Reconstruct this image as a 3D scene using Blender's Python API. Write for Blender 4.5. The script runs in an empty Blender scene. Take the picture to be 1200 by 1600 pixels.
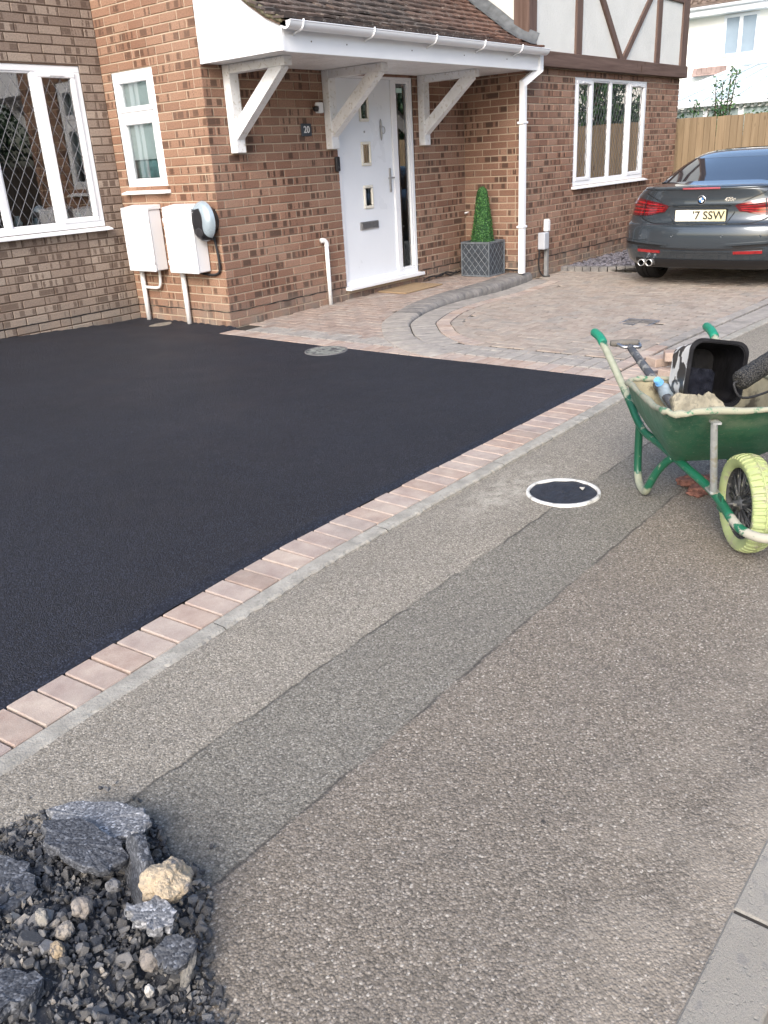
import bpy, bmesh, math, random
import numpy as np
from mathutils import Vector, Matrix, Euler
from mathutils.geometry import tessellate_polygon
from mathutils import noise as nz
rad = math.radians
SC = bpy.context.scene
COL = SC.collection
# ------------------------------------------------------------------ camera
cam_d = bpy.data.cameras.new('camera'); cam_o = bpy.data.objects.new('camera', cam_d); COL.objects.link(cam_o)
RX = ((0.6224552, -0.33269157, 0.7084249), (-0.78074778, -0.20078933, 0.59170647), (-0.0546116, -0.92141194, -0.38473057))
cam_o.matrix_world = Matrix(((RX[0][0], -RX[0][1], -RX[0][2], 0), (RX[1][0], -RX[1][1], -RX[1][2], 0),
                             (RX[2][0], -RX[2][1], -RX[2][2], 1.38), (0, 0, 0, 1)))
cam_d.sensor_fit = 'VERTICAL'; cam_d.sensor_height = 24.0; cam_d.sensor_width = 18.0
cam_d.lens = 1320.2 / 1600 * 24; cam_d.clip_start = 0.05; cam_d.clip_end = 600
SC.camera = cam_o
SC.render.resolution_x = 768; SC.render.resolution_y = 1024
# ------------------------------------------------------------------ sky, sun, exposure
SUN_EL, SUN_AZ = 36.0, 202.0        # azimuth of the direction TO the sun, degrees from +X towards +Y
wd = bpy.data.worlds.new('World'); SC.world = wd; wd.use_nodes = True
wn = wd.node_tree.nodes; wl = wd.node_tree.links
sky = wn.new('ShaderNodeTexSky'); sky.sky_type = 'NISHITA'; sky.sun_disc = False
sky.sun_elevation = rad(SUN_EL); sky.sun_rotation = rad(90 - SUN_AZ); sky.air_density = 1.0; sky.dust_density = 3.0
wl.new(sky.outputs[0], wn['Background'].inputs[0]); wn['Background'].inputs[1].default_value = 0.15
sd = bpy.data.lights.new('sun', 'SUN'); sd.energy = 1.2; sd.angle = rad(34); sd.color = (1.0, 0.96, 0.91)
so = bpy.data.objects.new('sun', sd); COL.objects.link(so)
tosun = Vector((math.cos(rad(SUN_EL)) * math.cos(rad(SUN_AZ)), math.cos(rad(SUN_EL)) * math.sin(rad(SUN_AZ)), math.sin(rad(SUN_EL))))
so.rotation_euler = tosun.to_track_quat('Z', 'Y').to_euler(); so.location = tosun * 40
SC.view_settings.view_transform = 'Standard'; SC.view_settings.look = 'None'
SC.view_settings.exposure = 1.22; SC.view_settings.gamma = 1.0
# ------------------------------------------------------------------ helpers
R = random.Random(7)
def S(t): t = max(0.0, min(1.0, t)); return t * t * (3 - 2 * t)
def gz(x, y): return -0.08 * S((x - 5.6) / 3.4)                     # the drive and footway fall away to the right
class MB:
    def __init__(s): s.v = []; s.f = []; s.m = []; s.sm = []; s.c = []; s.uv = []
    def add(s, vs, fs, m=0, smooth=False, col=None, uv=None):
        o = len(s.v); s.v += [tuple(p) for p in vs]
        for i, f in enumerate(fs):
            s.f.append([k + o for k in f]); s.m.append(m); s.sm.append(smooth); s.c.append(col or (.5, .5, .5, 1))
            s.uv.append(uv[i] if uv else None)
        return s
    def box(s, a, b, m=0, bev=0, col=None, M=None):
        x0, y0, z0 = a; x1, y1, z1 = b
        if x0 > x1: x0, x1 = x1, x0
        if y0 > y1: y0, y1 = y1, y0
        if z0 > z1: z0, z1 = z1, z0
        if bev <= 0:
            vs = [Vector(p) for p in ((x0,y0,z0),(x1,y0,z0),(x1,y1,z0),(x0,y1,z0),(x0,y0,z1),(x1,y0,z1),(x1,y1,z1),(x0,y1,z1))]
            fs = [(0,3,2,1),(4,5,6,7),(0,1,5,4),(1,2,6,5),(2,3,7,6),(3,0,4,7)]
        else:
            e = min(bev, (x1-x0)*.45, (y1-y0)*.45, (z1-z0)*.45); vs = []; idx = {}
            for i in range(2):
                for j in range(2):
                    for k in range(2):
                        X_, Y_, Z_ = (x0, x1)[i], (y0, y1)[j], (z0, z1)[k]
                        sx, sy, sz = (1, -1)[i]*e, (1, -1)[j]*e, (1, -1)[k]*e
                        idx[(i,j,k,0)] = len(vs); vs.append(Vector((X_, Y_+sy, Z_+sz)))
                        idx[(i,j,k,1)] = len(vs); vs.append(Vector((X_+sx, Y_, Z_+sz)))
                        idx[(i,j,k,2)] = len(vs); vs.append(Vector((X_+sx, Y_+sy, Z_)))
            fs = []
            cyc = ((0,0),(1,0),(1,1),(0,1))
            for ax in range(3):
                for side in (0, 1):
                    q = []
                    for (p, r) in cyc:
                        c = [0,0,0]; c[ax] = side; c[(ax+1)%3] = p; c[(ax+2)%3] = r; q.append(idx[(*c, ax)])
                    fs.append(q if side else q[::-1])
            for ax in range(3):   # edges parallel to ax
                b1, b2 = (ax+1)%3, (ax+2)%3
                for p in (0,1):
                    for r in (0,1):
                        c0 = [0,0,0]; c0[b1] = p; c0[b2] = r; c1 = list(c0); c1[ax] = 1
                        q = [idx[(*c0,b1)], idx[(*c1,b1)], idx[(*c1,b2)], idx[(*c0,b2)]]
                        fs.append(q[::-1] if (p == r) else q)
            for i in range(2):
                for j in range(2):
                    for k in range(2):
                        q = [idx[(i,j,k,0)], idx[(i,j,k,1)], idx[(i,j,k,2)]]
                        fs.append(q if (i+j+k) % 2 == 1 else q[::-1])
        if M: vs = [M @ p for p in vs]
        return s.add(vs, fs, m, False, col)
    def tube(s, pts, r, seg=10, m=0, cap=True, sub=0, col=None):
        P = [Vector(p) for p in pts]
        rr = r if isinstance(r, (list, tuple)) else [r]*len(P)
        if sub:
            Q = []; q2 = []
            for i in range(len(P)-1):
                p0 = P[max(i-1,0)]; p1 = P[i]; p2 = P[i+1]; p3 = P[min(i+2,len(P)-1)]
                for k in range(sub):
                    t = k/sub
                    Q.append(.5*((2*p1)+(-p0+p2)*t+(2*p0-5*p1+4*p2-p3)*t*t+(-p0+3*p1-3*p2+p3)*t**3)); q2.append(rr[i]*(1-t)+rr[i+1]*t)
            Q.append(P[-1]); q2.append(rr[-1]); P = Q; rr = q2
        vs = []; fs = []; up = None
        for i, p in enumerate(P):
            d = (P[min(i+1,len(P)-1)] - P[max(i-1,0)]).normalized()
            if up is None: up = Vector((0,0,1)) if abs(d.z) < .9 else Vector((1,0,0))
            sd_ = d.cross(up).normalized(); up = sd_.cross(d).normalized()
            for k in range(seg):
                a = 2*math.pi*k/seg; vs.append(p + (sd_*math.cos(a) + up*math.sin(a))*rr[i])
        for i in range(len(P)-1):
            for k in range(seg):
                a0 = i*seg+k; a1 = i*seg+(k+1)%seg; fs.append((a0, a1, a1+seg, a0+seg))
        if cap: fs.append(tuple(range(seg))[::-1]); fs.append(tuple(range((len(P)-1)*seg, len(P)*seg)))
        return s.add(vs, fs, m, True, col)
    def lathe(s, prof, c=(0,0,0), seg=24, m=0, M=None, smooth=True, sq=None):
        vs = []; fs = []; n = len(prof)
        for (r, z) in prof:
            for k in range(seg):
                a = 2*math.pi*k/seg; p = Vector((r*math.cos(a), r*math.sin(a), z))
                vs.append((M @ p) if M else p + Vector(c))
        for i in range(n-1):
            for k in range(seg):
                a0 = i*seg+k; a1 = i*seg+(k+1)%seg; fs.append((a0, a1, a1+seg, a0+seg))
        return s.add(vs, fs, m, smooth)
    def grid(s, F, nu, nv, m=0, smooth=True, flip=False):
        vs = [F(i/nu, j/nv) for j in range(nv+1) for i in range(nu+1)]; fs = []
        for j in range(nv):
            for i in range(nu):
                a = j*(nu+1)+i; q = (a, a+1, a+nu+2, a+nu+1); fs.append(q[::-1] if flip else q)
        return s.add(vs, fs, m, smooth)
    def prism(s, poly, a, b, m=0, axis=2, M=None):            # poly in the two other axes, extruded a..b along axis
        n = len(poly); mk = lambda p, h: Vector({2:(p[0],p[1],h), 1:(p[0],h,p[1]), 0:(h,p[0],p[1])}[axis])
        vs = [mk(p, a) for p in poly] + [mk(p, b) for p in poly]
        if M: vs = [M @ p for p in vs]
        fs = [(i, (i+1)%n, n+(i+1)%n, n+i) for i in range(n)]
        tr = tessellate_polygon([[Vector((p[0], p[1], 0)) for p in poly]])
        fs += [tuple(t) for t in tr] + [tuple(n+i for i in t) for t in tr]
        return s.add(vs, fs, m)
    def build(s, name, mats, parent=None, fix=True, loc=None, auto=False):
        me = bpy.data.meshes.new(name); org = Vector(loc) if loc else Vector((0,0,0))
        me.from_pydata([tuple(Vector(p)-org) for p in s.v], [], s.f)
        for mt in (mats if isinstance(mats, (list, tuple)) else [mats]): me.materials.append(mt)
        me.polygons.foreach_set('material_index', s.m); me.polygons.foreach_set('use_smooth', s.sm)
        ca = me.attributes.new('rnd', 'FLOAT_COLOR', 'FACE'); ca.data.foreach_set('color', np.array(s.c, dtype=np.float32).ravel())
        if any(u is not None for u in s.uv):
            l1 = me.uv_layers.new(name='UVMap'); l2 = me.uv_layers.new(name='loc'); a = []; b = []
            for f, u in zip(s.f, s.uv):
                for k in range(len(f)):
                    if u is None: a += [0,0]; b += [0,0]
                    else: a += [u[k][0], u[k][1]]; b += [u[k][2], u[k][3]]
            l1.data.foreach_set('uv', a); l2.data.foreach_set('uv', b)
        if fix:
            bm = bmesh.new(); bm.from_mesh(me); bmesh.ops.recalc_face_normals(bm, faces=bm.faces); bm.to_mesh(me); bm.free()
        if auto:
            for p in me.polygons: p.use_smooth = True
            me.set_sharp_from_angle(angle=rad(auto))
        o = bpy.data.objects.new(name, me); COL.objects.link(o); o.location = org
        if parent: setpar(o, parent)
        return o
def wmat(o):
    m = Matrix.LocRotScale(o.location, o.rotation_euler, o.scale)
    return (wmat(o.parent) @ o.matrix_parent_inverse @ m) if o.parent else m
def setpar(o, p): o.parent = p; o.matrix_parent_inverse = wmat(p).inverted()
def tag(o, label=None, cat=None, group=None, kind=None):
    if label: o['label'] = label
    if cat: o['category'] = cat
    if group: o['group'] = group
    if kind: o['kind'] = kind
    return o
def thing(name, loc, label, cat, group=None, rz=0):
    o = bpy.data.objects.new(name, None); COL.objects.link(o); o.location = loc; o.rotation_euler = (0,0,rz); o.empty_display_size = .1
    return tag(o, label, cat, group)
def copy_tree(o, parent=None):
    c = o.copy(); COL.objects.link(c)
    if parent: c.parent = parent
    for ch in list(o.children): copy_tree(ch, c)
    return c
# ------------------------------------------------------------------ materials
class NT:
    def __init__(s, name):
        s.mat = bpy.data.materials.new(name); s.mat.use_nodes = True; s.t = s.mat.node_tree; s.b = s.t.nodes['Principled BSDF']
        s.out = s.t.nodes['Material Output']
    def n(s, ty, **kw):
        nd = s.t.nodes.new(ty)
        for k, v in kw.items():
            if k.startswith('i_'):
                k2 = k[2:]; k2 = int(k2) if k2.isdigit() else k2.replace('_', ' ')
                s.put(nd.inputs[k2], v)
            else: setattr(nd, k, v)
        return nd
    def put(s, inp, v):
        if isinstance(v, bpy.types.NodeSocket): s.t.links.new(v, inp)
        elif isinstance(v, bpy.types.Node): s.t.links.new(v.outputs[0], inp)
        else:
            if isinstance(v, tuple) and len(v) == 3 and inp.type == 'RGBA': v = (*v, 1)
            inp.default_value = v
    def set(s, **kw):
        for k, v in kw.items(): s.put(s.b.inputs[k.replace('_', ' ')], v)
        return s
    def coord(s, which='Object'): return s.n('ShaderNodeTexCoord').outputs[which]
    def uv(s, name): return s.n('ShaderNodeUVMap', uv_map=name).outputs[0]
    def attr(s, name='rnd'): return s.n('ShaderNodeAttribute', attribute_name=name)
    def sep(s, v): return s.n('ShaderNodeSeparateXYZ', i_0=v)
    def comb(s, x=0., y=0., z=0.): return s.n('ShaderNodeCombineXYZ', i_0=x, i_1=y, i_2=z).outputs[0]
    def math(s, op, a, b=0., c=None):
        nd = s.n('ShaderNodeMath', operation=op, i_0=a, i_1=b)
        if c is not None: s.put(nd.inputs[2], c)
        return nd.outputs[0]
    def noise(s, vec, scale, detail=3., rough=.5, dist=0., out=0):
        return s.n('ShaderNodeTexNoise', i_Vector=vec, i_Scale=scale, i_Detail=detail, i_Roughness=rough, i_Distortion=dist).outputs[out]
    def voro(s, vec, scale, feat='F1', out=0, rnd=1.0):
        return s.n('ShaderNodeTexVoronoi', feature=feat, i_Vector=vec, i_Scale=scale, i_Randomness=rnd).outputs[out]
    def ramp(s, fac, stops, interp='LINEAR'):
        nd = s.n('ShaderNodeValToRGB', i_0=fac); cr = nd.color_ramp; cr.interpolation = interp
        while len(cr.elements) < len(stops): cr.elements.new(.5)
        for e, (p, c) in zip(cr.elements, stops):
            e.position = p; e.color = (*c, 1) if isinstance(c, tuple) else (c, c, c, 1)
        return nd.outputs[0]
    def mix(s, fac, a, b, mode='MIX'):
        nd = s.n('ShaderNodeMix', data_type='RGBA', blend_type=mode); s.put(nd.inputs[0], fac); s.put(nd.inputs[6], a); s.put(nd.inputs[7], b)
        return nd.outputs[2]
    def mr(s, v, a, b, c=0., d=1.): return s.n('ShaderNodeMapRange', i_0=v, i_1=a, i_2=b, i_3=c, i_4=d).outputs[0]
    def sc(s, v, x, y=None, z=None):
        return s.n('ShaderNodeVectorMath', operation='MULTIPLY', i_0=v, i_1=(x, x if y is None else y, x if z is None else z)).outputs[0]
    def bump(s, h, strength=.5, dist=.01, nrm=None):
        nd = s.n('ShaderNodeBump', i_Strength=strength, i_Distance=dist, i_Height=h)
        if nrm is not None: s.put(nd.inputs['Normal'], nrm)
        s.put(s.b.inputs['Normal'], nd.outputs[0]); return nd.outputs[0]
def simple(name, col, rough=.5, metal=0., var=.12, vs=6., bump=0., bs=60., spec=.5, coat=0., dirt=None):
    n = NT(name); v = n.coord()
    f = n.noise(v, vs, 4.)
    c = n.mix(n.mr(f, .3, .7), tuple(x*(1-var) for x in col), tuple(min(1, x*(1+var)) for x in col))
    if dirt:
        dcol, amt, ds = dirt
        c = n.mix(n.mr(n.noise(v, ds, 6., .65), .62-amt*.3, .72-amt*.3), c, dcol)
    n.set(Base_Color=c, Roughness=n.mr(f, 0., 1., max(0, rough-.08), min(1, rough+.08)), Metallic=metal, Specular_IOR_Level=spec)
    if coat: n.set(Coat_Weight=coat, Coat_Roughness=.03)
    if bump: n.bump(n.noise(v, bs, 4.), bump, .004)
    return n.mat
def brick_mat(name, c0, c1, c2, dark, dark_amt, crease=False):
    n = NT(name); a = n.attr(); sp = n.n('ShaderNodeSeparateColor', i_0=a.outputs[0]); r, g, b = sp.outputs
    loc = n.sep(n.uv('loc')); uvv = n.uv('UVMap'); lx, ly = loc.outputs[0], loc.outputs[1]
    base = n.ramp(r, [(0, c0), (.5, c1), (1, c2)])
    rs = n.math('MULTIPLY', r, 57.); rs2 = n.math('MULTIPLY', g, 91.)
    # dark burnt bars and squares across single bricks
    bar = n.noise(n.comb(n.math('MULTIPLY', lx, 19.), rs, rs2), 1., 1., .5)
    edge = n.noise(n.sc(uvv, 60.), 1., 3.)
    bar2 = n.math('ADD', bar, n.math('MULTIPLY', n.math('SUBTRACT', edge, .5), .12))
    has = n.math('LESS_THAN', g, dark_amt)
    iny = n.math('MULTIPLY', n.math('GREATER_THAN', ly, .010), n.math('LESS_THAN', ly, .058))
    msk = n.math('MULTIPLY', n.math('MULTIPLY', n.mr(bar2, .52, .56), has), n.math('MAXIMUM', iny, .35))
    col = n.mix(n.math('MULTIPLY', msk, .93), base, dark)
    mott = n.noise(n.sc(uvv, 1.), 70., 5., .7)
    col = n.mix(n.mr(mott, .35, .75), n.mix(.45, col, (.02, .015, .012), 'MIX'), col)
    big = n.noise(uvv, 1.3, 3.)
    col = n.mix(n.mr(big, .3, .7, 0., .35), col, n.mix(.5, col, (.42, .33, .26)))
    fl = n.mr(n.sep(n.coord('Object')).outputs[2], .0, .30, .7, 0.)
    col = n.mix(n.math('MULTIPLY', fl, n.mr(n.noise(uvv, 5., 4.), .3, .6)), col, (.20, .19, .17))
    n.set(Base_Color=col, Roughness=.9, Specular_IOR_Level=.25)
    h = n.noise(n.sc(uvv, 1., 1.), 120., 4., .7)
    if crease:
        h = n.math('ADD', n.math('MULTIPLY', h, .5), n.noise(n.sc(uvv, 22., 75., 1.), 1., 3., .6, 1.5))
    n.bump(h, .6, .004)
    return n.mat
def mortar_mat(name, col):
    n = NT(name); v = n.coord()
    c = n.mix(n.noise(v, 4., 5.), tuple(x*.75 for x in col), tuple(x*1.2 for x in col))
    n.set(Base_Color=c, Roughness=.95, Specular_IOR_Level=.2); n.bump(n.noise(v, 250., 3.), .6, .003); return n.mat
def road_mat():
    n = NT('worn_footway_tarmac'); v = n.coord(); xyz = n.sep(v); x, y = xyz.outputs[0], xyz.outputs[1]
    wob = n.math('MULTIPLY', n.math('SUBTRACT', n.noise(v, 9., 4., .6), .5), .035)
    yy = n.math('ADD', y, wob)
    m1 = n.mr(yy, 1.535, 1.545)          # beige strip beside the drive
    m3 = n.mr(yy, 1.165, 1.175, 1., 0.)  # coarse brown strip beside the kerb
    cell = n.n('ShaderNodeTexVoronoi', feature='F1', i_Vector=v, i_Scale=190.)
    csp = n.n('ShaderNodeSeparateColor', i_0=cell.outputs[1])
    cell2 = n.n('ShaderNodeTexVoronoi', feature='F1', i_Vector=v, i_Scale=105.)
    cs2 = n.n('ShaderNodeSeparateColor', i_0=cell2.outputs[1])
    g = csp.outputs[0]
    beige = n.ramp(g, [(0, (.21,.19,.155)), (.3, (.335,.303,.25)), (.8, (.435,.395,.33)), (1, (.60,.55,.47))])
    grey = n.ramp(g, [(0, (.145,.133,.111)), (.3, (.240,.223,.188)), (.8, (.318,.296,.250)), (1, (.46,.435,.38))])
    brown = n.ramp(g, [(0, (.155,.134,.108)), (.35, (.258,.222,.180)), (.8, (.350,.303,.248)), (.96, (.45,.40,.34)), (1, (.64,.59,.51))])
    c = n.mix(m1, grey, beige); c = n.mix(m3, c, brown)
    # gaps between the chippings
    gap = n.mr(cell.outputs[0], .0, .55, 1.08, .62)
    c = n.mix(1., c, n.n('ShaderNodeCombineColor', i_0=gap, i_1=gap, i_2=gap).outputs[0], 'MULTIPLY')
    big = n.noise(v, 1.7, 4., .6)
    c = n.mix(n.mr(big, .35, .7, 0., .35), c, n.mix(1., c, (.76,.76,.77), 'MULTIPLY'))
    med = n.noise(n.sc(v, 1., 1.), 6.5, 5., .65)
    c = n.mix(n.mr(med, .3, .7, .22, 0.), c, (.12,.115,.11))
    # pale sandy silt along the kerb and the seams
    silt = n.math('MULTIPLY', n.mr(y, .30, .66, 1., 0.), n.mr(n.noise(v, 6., 4.), .34, .60))
    c = n.mix(n.math('MULTIPLY', silt, .42), c, n.mix(n.noise(v, 160., 2.), (.30,.26,.21), (.46,.41,.34)))
    edge = n.math('MULTIPLY', n.mr(y, 1.85, 1.96), n.mr(n.noise(v, 12., 4.), .45, .7))
    c = n.mix(n.math('MULTIPLY', edge, .45), c, (.19,.18,.15))
    sx = n.mr(n.math('ABSOLUTE', n.math('SUBTRACT', x, 3.02)), .12, .42, 1., 0.); sy = n.mr(n.math('ABSOLUTE', n.math('SUBTRACT', y, 1.80)), .03, .16, 1., 0.)
    sp_ = n.math('MULTIPLY', n.math('MULTIPLY', sx, sy), n.mr(n.noise(v, 13., 5., .65), .42, .60))
    c = n.mix(n.math('MULTIPLY', sp_, .75), c, n.mix(n.noise(v, 150., 2.), (.34,.32,.27), (.50,.47,.41)))
    dk = n.math('MULTIPLY', n.math('MULTIPLY', sx, n.mr(n.math('ABSOLUTE', n.math('SUBTRACT', y, 1.72)), .1, .25, 1., 0.)), n.mr(n.noise(v, 19., 4., .6), .62, .68))
    c = n.mix(n.math('MULTIPLY', dk, .6), c, (.08,.075,.07))
    # joints
    s1 = n.mr(n.math('ABSOLUTE', n.math('SUBTRACT', yy, 1.54)), .0, .007, 1., 0.)
    s2 = n.mr(n.math('ABSOLUTE', n.math('SUBTRACT', yy, 1.17)), .0, .008, 1., 0.)
    sm = n.math('MULTIPLY', n.math('MAXIMUM', s1, s2), n.mr(n.noise(v, 5., 2.), .35, .55))
    c = n.mix(n.math('MULTIPLY', sm, .75), c, (.035,.034,.033))
    # spilt tar crumbs by the cover and scuffs
    crumb = n.math('GREATER_THAN', n.noise(v, 38., 2.), .77)
    c = n.mix(n.math('MULTIPLY', crumb, .7), c, (.03,.03,.032))
    n.set(Base_Color=c, Roughness=.93, Specular_IOR_Level=.35)
    h = n.math('ADD', n.math('MULTIPLY', n.mr(cell.outputs[0], 0., .7, 1., 0.), 1.), n.math('MULTIPLY', n.mr(cell2.outputs[0], 0., .7, 1., 0.), .8))
    h = n.math('SUBTRACT', h, n.math('MULTIPLY', sm, 2.))
    h = n.math('ADD', h, n.math('MULTIPLY', n.noise(v, 14., 3.), 2.))
    n.bump(h, .65, .0022); return n.mat
def tarmac_mat():
    n = NT('fresh_black_tarmac'); v = n.coord(); a = n.attr(); roll = n.n('ShaderNodeSeparateColor', i_0=a.outputs[0]).outputs[0]
    cell = n.n('ShaderNodeTexVoronoi', feature='F1', i_Vector=v, i_Scale=210.)
    csp = n.n('ShaderNodeSeparateColor', i_0=cell.outputs[1]).outputs[0]
    c = n.ramp(csp, [(0, (.0055,.0062,.009)), (.6, (.0095,.011,.018)), (1, (.030,.035,.052))])
    big = n.noise(v, 1.1, 4., .55)
    c = n.mix(n.mr(big, .35, .7), c, n.mix(1., c, (1.22,1.22,1.22), 'MULTIPLY'))
    n.set(Base_Color=c, Roughness=n.mr(n.noise(v, 2.2, 4.), .3, .7, .56, .76), Specular_IOR_Level=.40)
    h = n.math('ADD', n.mr(cell.outputs[0], 0., .7, 1., 0.), n.math('MULTIPLY', n.noise(v, 60., 3., .6), 1.6))
    n.bump(h, n.mr(roll, .4, 1., 1., .12), .0045); return n.mat
def block_mat(name, stops, worn=.5):
    n = NT(name); v = n.coord(); sp = n.n('ShaderNodeSeparateColor', i_0=n.attr().outputs[0]); r, g = sp.outputs[0], sp.outputs[1]
    c = n.ramp(r, stops)
    mo = n.noise(n.n('ShaderNodeVectorMath', operation='ADD', i_0=v, i_1=n.comb(n.math('MULTIPLY', g, 31.), r, 0.)).outputs[0], 11., 4., .6)
    c = n.mix(n.mr(mo, .3, .72), n.mix(1., c, (.74,.72,.75), 'MULTIPLY'), n.mix(.35, c, (.60,.54,.47)))
    sp2 = n.noise(v, 330., 2.)
    c = n.mix(n.mr(sp2, .35, .75, 0., worn), n.mix(1., c, (.8,.8,.8), 'MULTIPLY'), n.mix(.35, c, (.55,.52,.48)))
    d = n.noise(v, 3.1, 5., .65)
    c = n.mix(n.mr(d, .5, .75, 0., .4), c, (.16,.15,.14))
    spot = n.math('GREATER_THAN', n.noise(v, 46., 2.), .78)
    c = n.mix(n.math('MULTIPLY', spot, .6), c, (.05,.045,.045))
    n.set(Base_Color=c, Roughness=.9, Specular_IOR_Level=.3); n.bump(n.noise(v, 260., 3., .7), .5, .003); return n.mat
def wood_mat(name, c0, c1, axis=2, scale=1., knots=True, rough=.75):
    n = NT(name); v = n.coord(); rr = n.n('ShaderNodeSeparateColor', i_0=n.attr().outputs[0]).outputs[0]
    st = [28., 28., 28.]; st[axis] = 1.6
    vv = n.n('ShaderNodeVectorMath', operation='ADD', i_0=n.sc(v, st[0]*scale, st[1]*scale, st[2]*scale), i_1=n.comb(n.math('MULTIPLY', rr, 40.), n.math('MULTIPLY', rr, 17.), 0.)).outputs[0]
    f = n.noise(vv, 1., 5., .6, .6)
    c = n.mix(n.mr(f, .3, .7), c0, c1)
    c = n.mix(.5, c, n.mix(1., c, n.ramp(rr, [(0, .6), (1, 1.0)]), 'MULTIPLY'))
    if knots:
        kn = n.voro(n.sc(v, 6.5, 6.5, 2.6), 1., 'F1', 0)
        c = n.mix(n.mr(kn, .09, .15, .85, 0.), c, (.07,.035,.018))
    n.set(Base_Color=c, Roughness=rough, Specular_IOR_Level=.3); n.bump(f, .35, .004); return n.mat
def glass_mat(name, tint=(.9,.95,.95), refl=3.4):
    n = NT(name); n.t.nodes.remove(n.b)
    tr = n.n('ShaderNodeBsdfTransparent', i_0=(*tint, 1)); gl = n.n('ShaderNodeBsdfGlossy', i_0=(1,1,1,1)); gl.inputs['Roughness'].default_value = .01
    fr = n.n('ShaderNodeFresnel', i_0=1.52); mx = n.n('ShaderNodeMixShader', i_0=n.math('MINIMUM', n.math('MULTIPLY', fr, refl), 1.), i_1=tr, i_2=gl)
    n.put(n.out.inputs[0], mx.outputs[0]); return n.mat
M = {}
M['upvc'] = simple('white_upvc', (.80,.82,.85), .32, var=.03, vs=3.)
M['upvc_old'] = simple('weathered_white_upvc', (.77,.79,.81), .4, var=.09, vs=6., dirt=((.58,.57,.54), .22, 30.))
M['door_white'] = simple('white_door_skin', (.76,.80,.85), .3, var=.02, vs=3., bump=.05, bs=30.)
M['cream_upvc'] = simple('cream_cassette', (.72,.70,.62), .4, var=.04)
M['steel'] = simple('brushed_steel', (.42,.42,.43), .35, 1., var=.1, vs=40.)
M['lead'] = simple('lead_strip', (.13,.135,.15), .55, .3, var=.2, vs=30.)
M['dark_glass'] = simple('dark_room', (.035,.035,.04), .8, var=.3)
M['glass'] = glass_mat('window_glass')
M['curtain'] = simple('pale_blind', (.50,.60,.60), .9, var=.2, vs=9.)
M['teal'] = simple('teal_tiles', (.10,.20,.22), .6, var=.35, vs=5.)
M['rubber'] = simple('black_rubber', (.018,.018,.02), .7, var=.3, vs=20., bump=.2)
M['black_plastic'] = simple('black_plastic', (.015,.015,.018), .35, var=.2, vs=10.)
M['brickR'] = brick_mat('rustic_red_brick', (.25,.13,.090), (.32,.175,.122), (.39,.235,.168), (.075,.038,.027), .60)
M['brickO'] = brick_mat('orange_red_brick', (.27,.142,.092), (.34,.187,.122), (.40,.24,.162), (.12,.06,.038), .52)
M['brickA'] = brick_mat('buff_creased_brick', (.26,.20,.165), (.34,.27,.222), (.43,.355,.295), (.14,.10,.08), .7, True)
M['mortR'] = mortar_mat('sandy_mortar', (.47,.39,.30))
M['mortA'] = mortar_mat('dark_mortar', (.12,.085,.065))
M['road'] = road_mat(); M['tarmac'] = tarmac_mat()
M['pink_block'] = block_mat('peach_paving_block', [(0, (.42,.30,.235)), (.3, (.53,.395,.315)), (.55, (.46,.37,.32)), (.8, (.59,.475,.385)), (1, (.45,.365,.325))])
M['mix_block'] = block_mat('brindle_paving_block', [(0, (.32,.26,.21)), (.3, (.42,.345,.28)), (.6, (.36,.315,.265)), (.8, (.45,.385,.315)), (1, (.32,.295,.26))])
M['red_block'] = block_mat('red_paving_block', [(0, (.29,.205,.165)), (.5, (.37,.275,.225)), (1, (.35,.295,.255))])
M['grey_block'] = block_mat('grey_paving_block', [(0, (.29,.28,.26)), (.5, (.38,.365,.335)), (1, (.33,.32,.30))])
M['kerb_block'] = block_mat('charcoal_kerb_block', [(0, (.13,.135,.14)), (.5, (.17,.175,.18)), (1, (.21,.21,.21))])
M['joint'] = mortar_mat('sand_joint', (.05,.044,.038))
M['concrete'] = simple('pale_concrete', (.36,.355,.34), .9, var=.22, vs=5., bump=.8, bs=120., dirt=((.20,.20,.20), .25, 12.))
def kerb_mat():
    n = NT('kerb_concrete'); v = n.coord()
    c = n.mix(n.noise(v, 6., 5., .6), (.31,.285,.24), (.46,.43,.375))
    c = n.mix(n.mr(n.noise(v, 24., 3.), .60, .66, 0., .5), c, (.22,.215,.21))
    c = n.mix(n.mr(n.noise(v, 300., 2.), .35, .7, .35, 0.), c, (.16,.16,.16))
    n.set(Base_Color=c, Roughness=.95); n.bump(n.math('ADD', n.noise(v, 170., 5., .8), n.mr(n.noise(v, 90., 2.), .60, .74, 0., -.5)), 1., .005); return n.mat
M['kerb'] = kerb_mat()
M['strip'] = simple('edging_concrete', (.315,.30,.265), .95, var=.22, vs=14., bump=1., bs=110., dirt=((.24,.23,.20), .2, 30.))
M['asphalt_far'] = simple('road_asphalt', (.07,.07,.072), .9, var=.25, vs=30., bump=.8, bs=150.)
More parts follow.
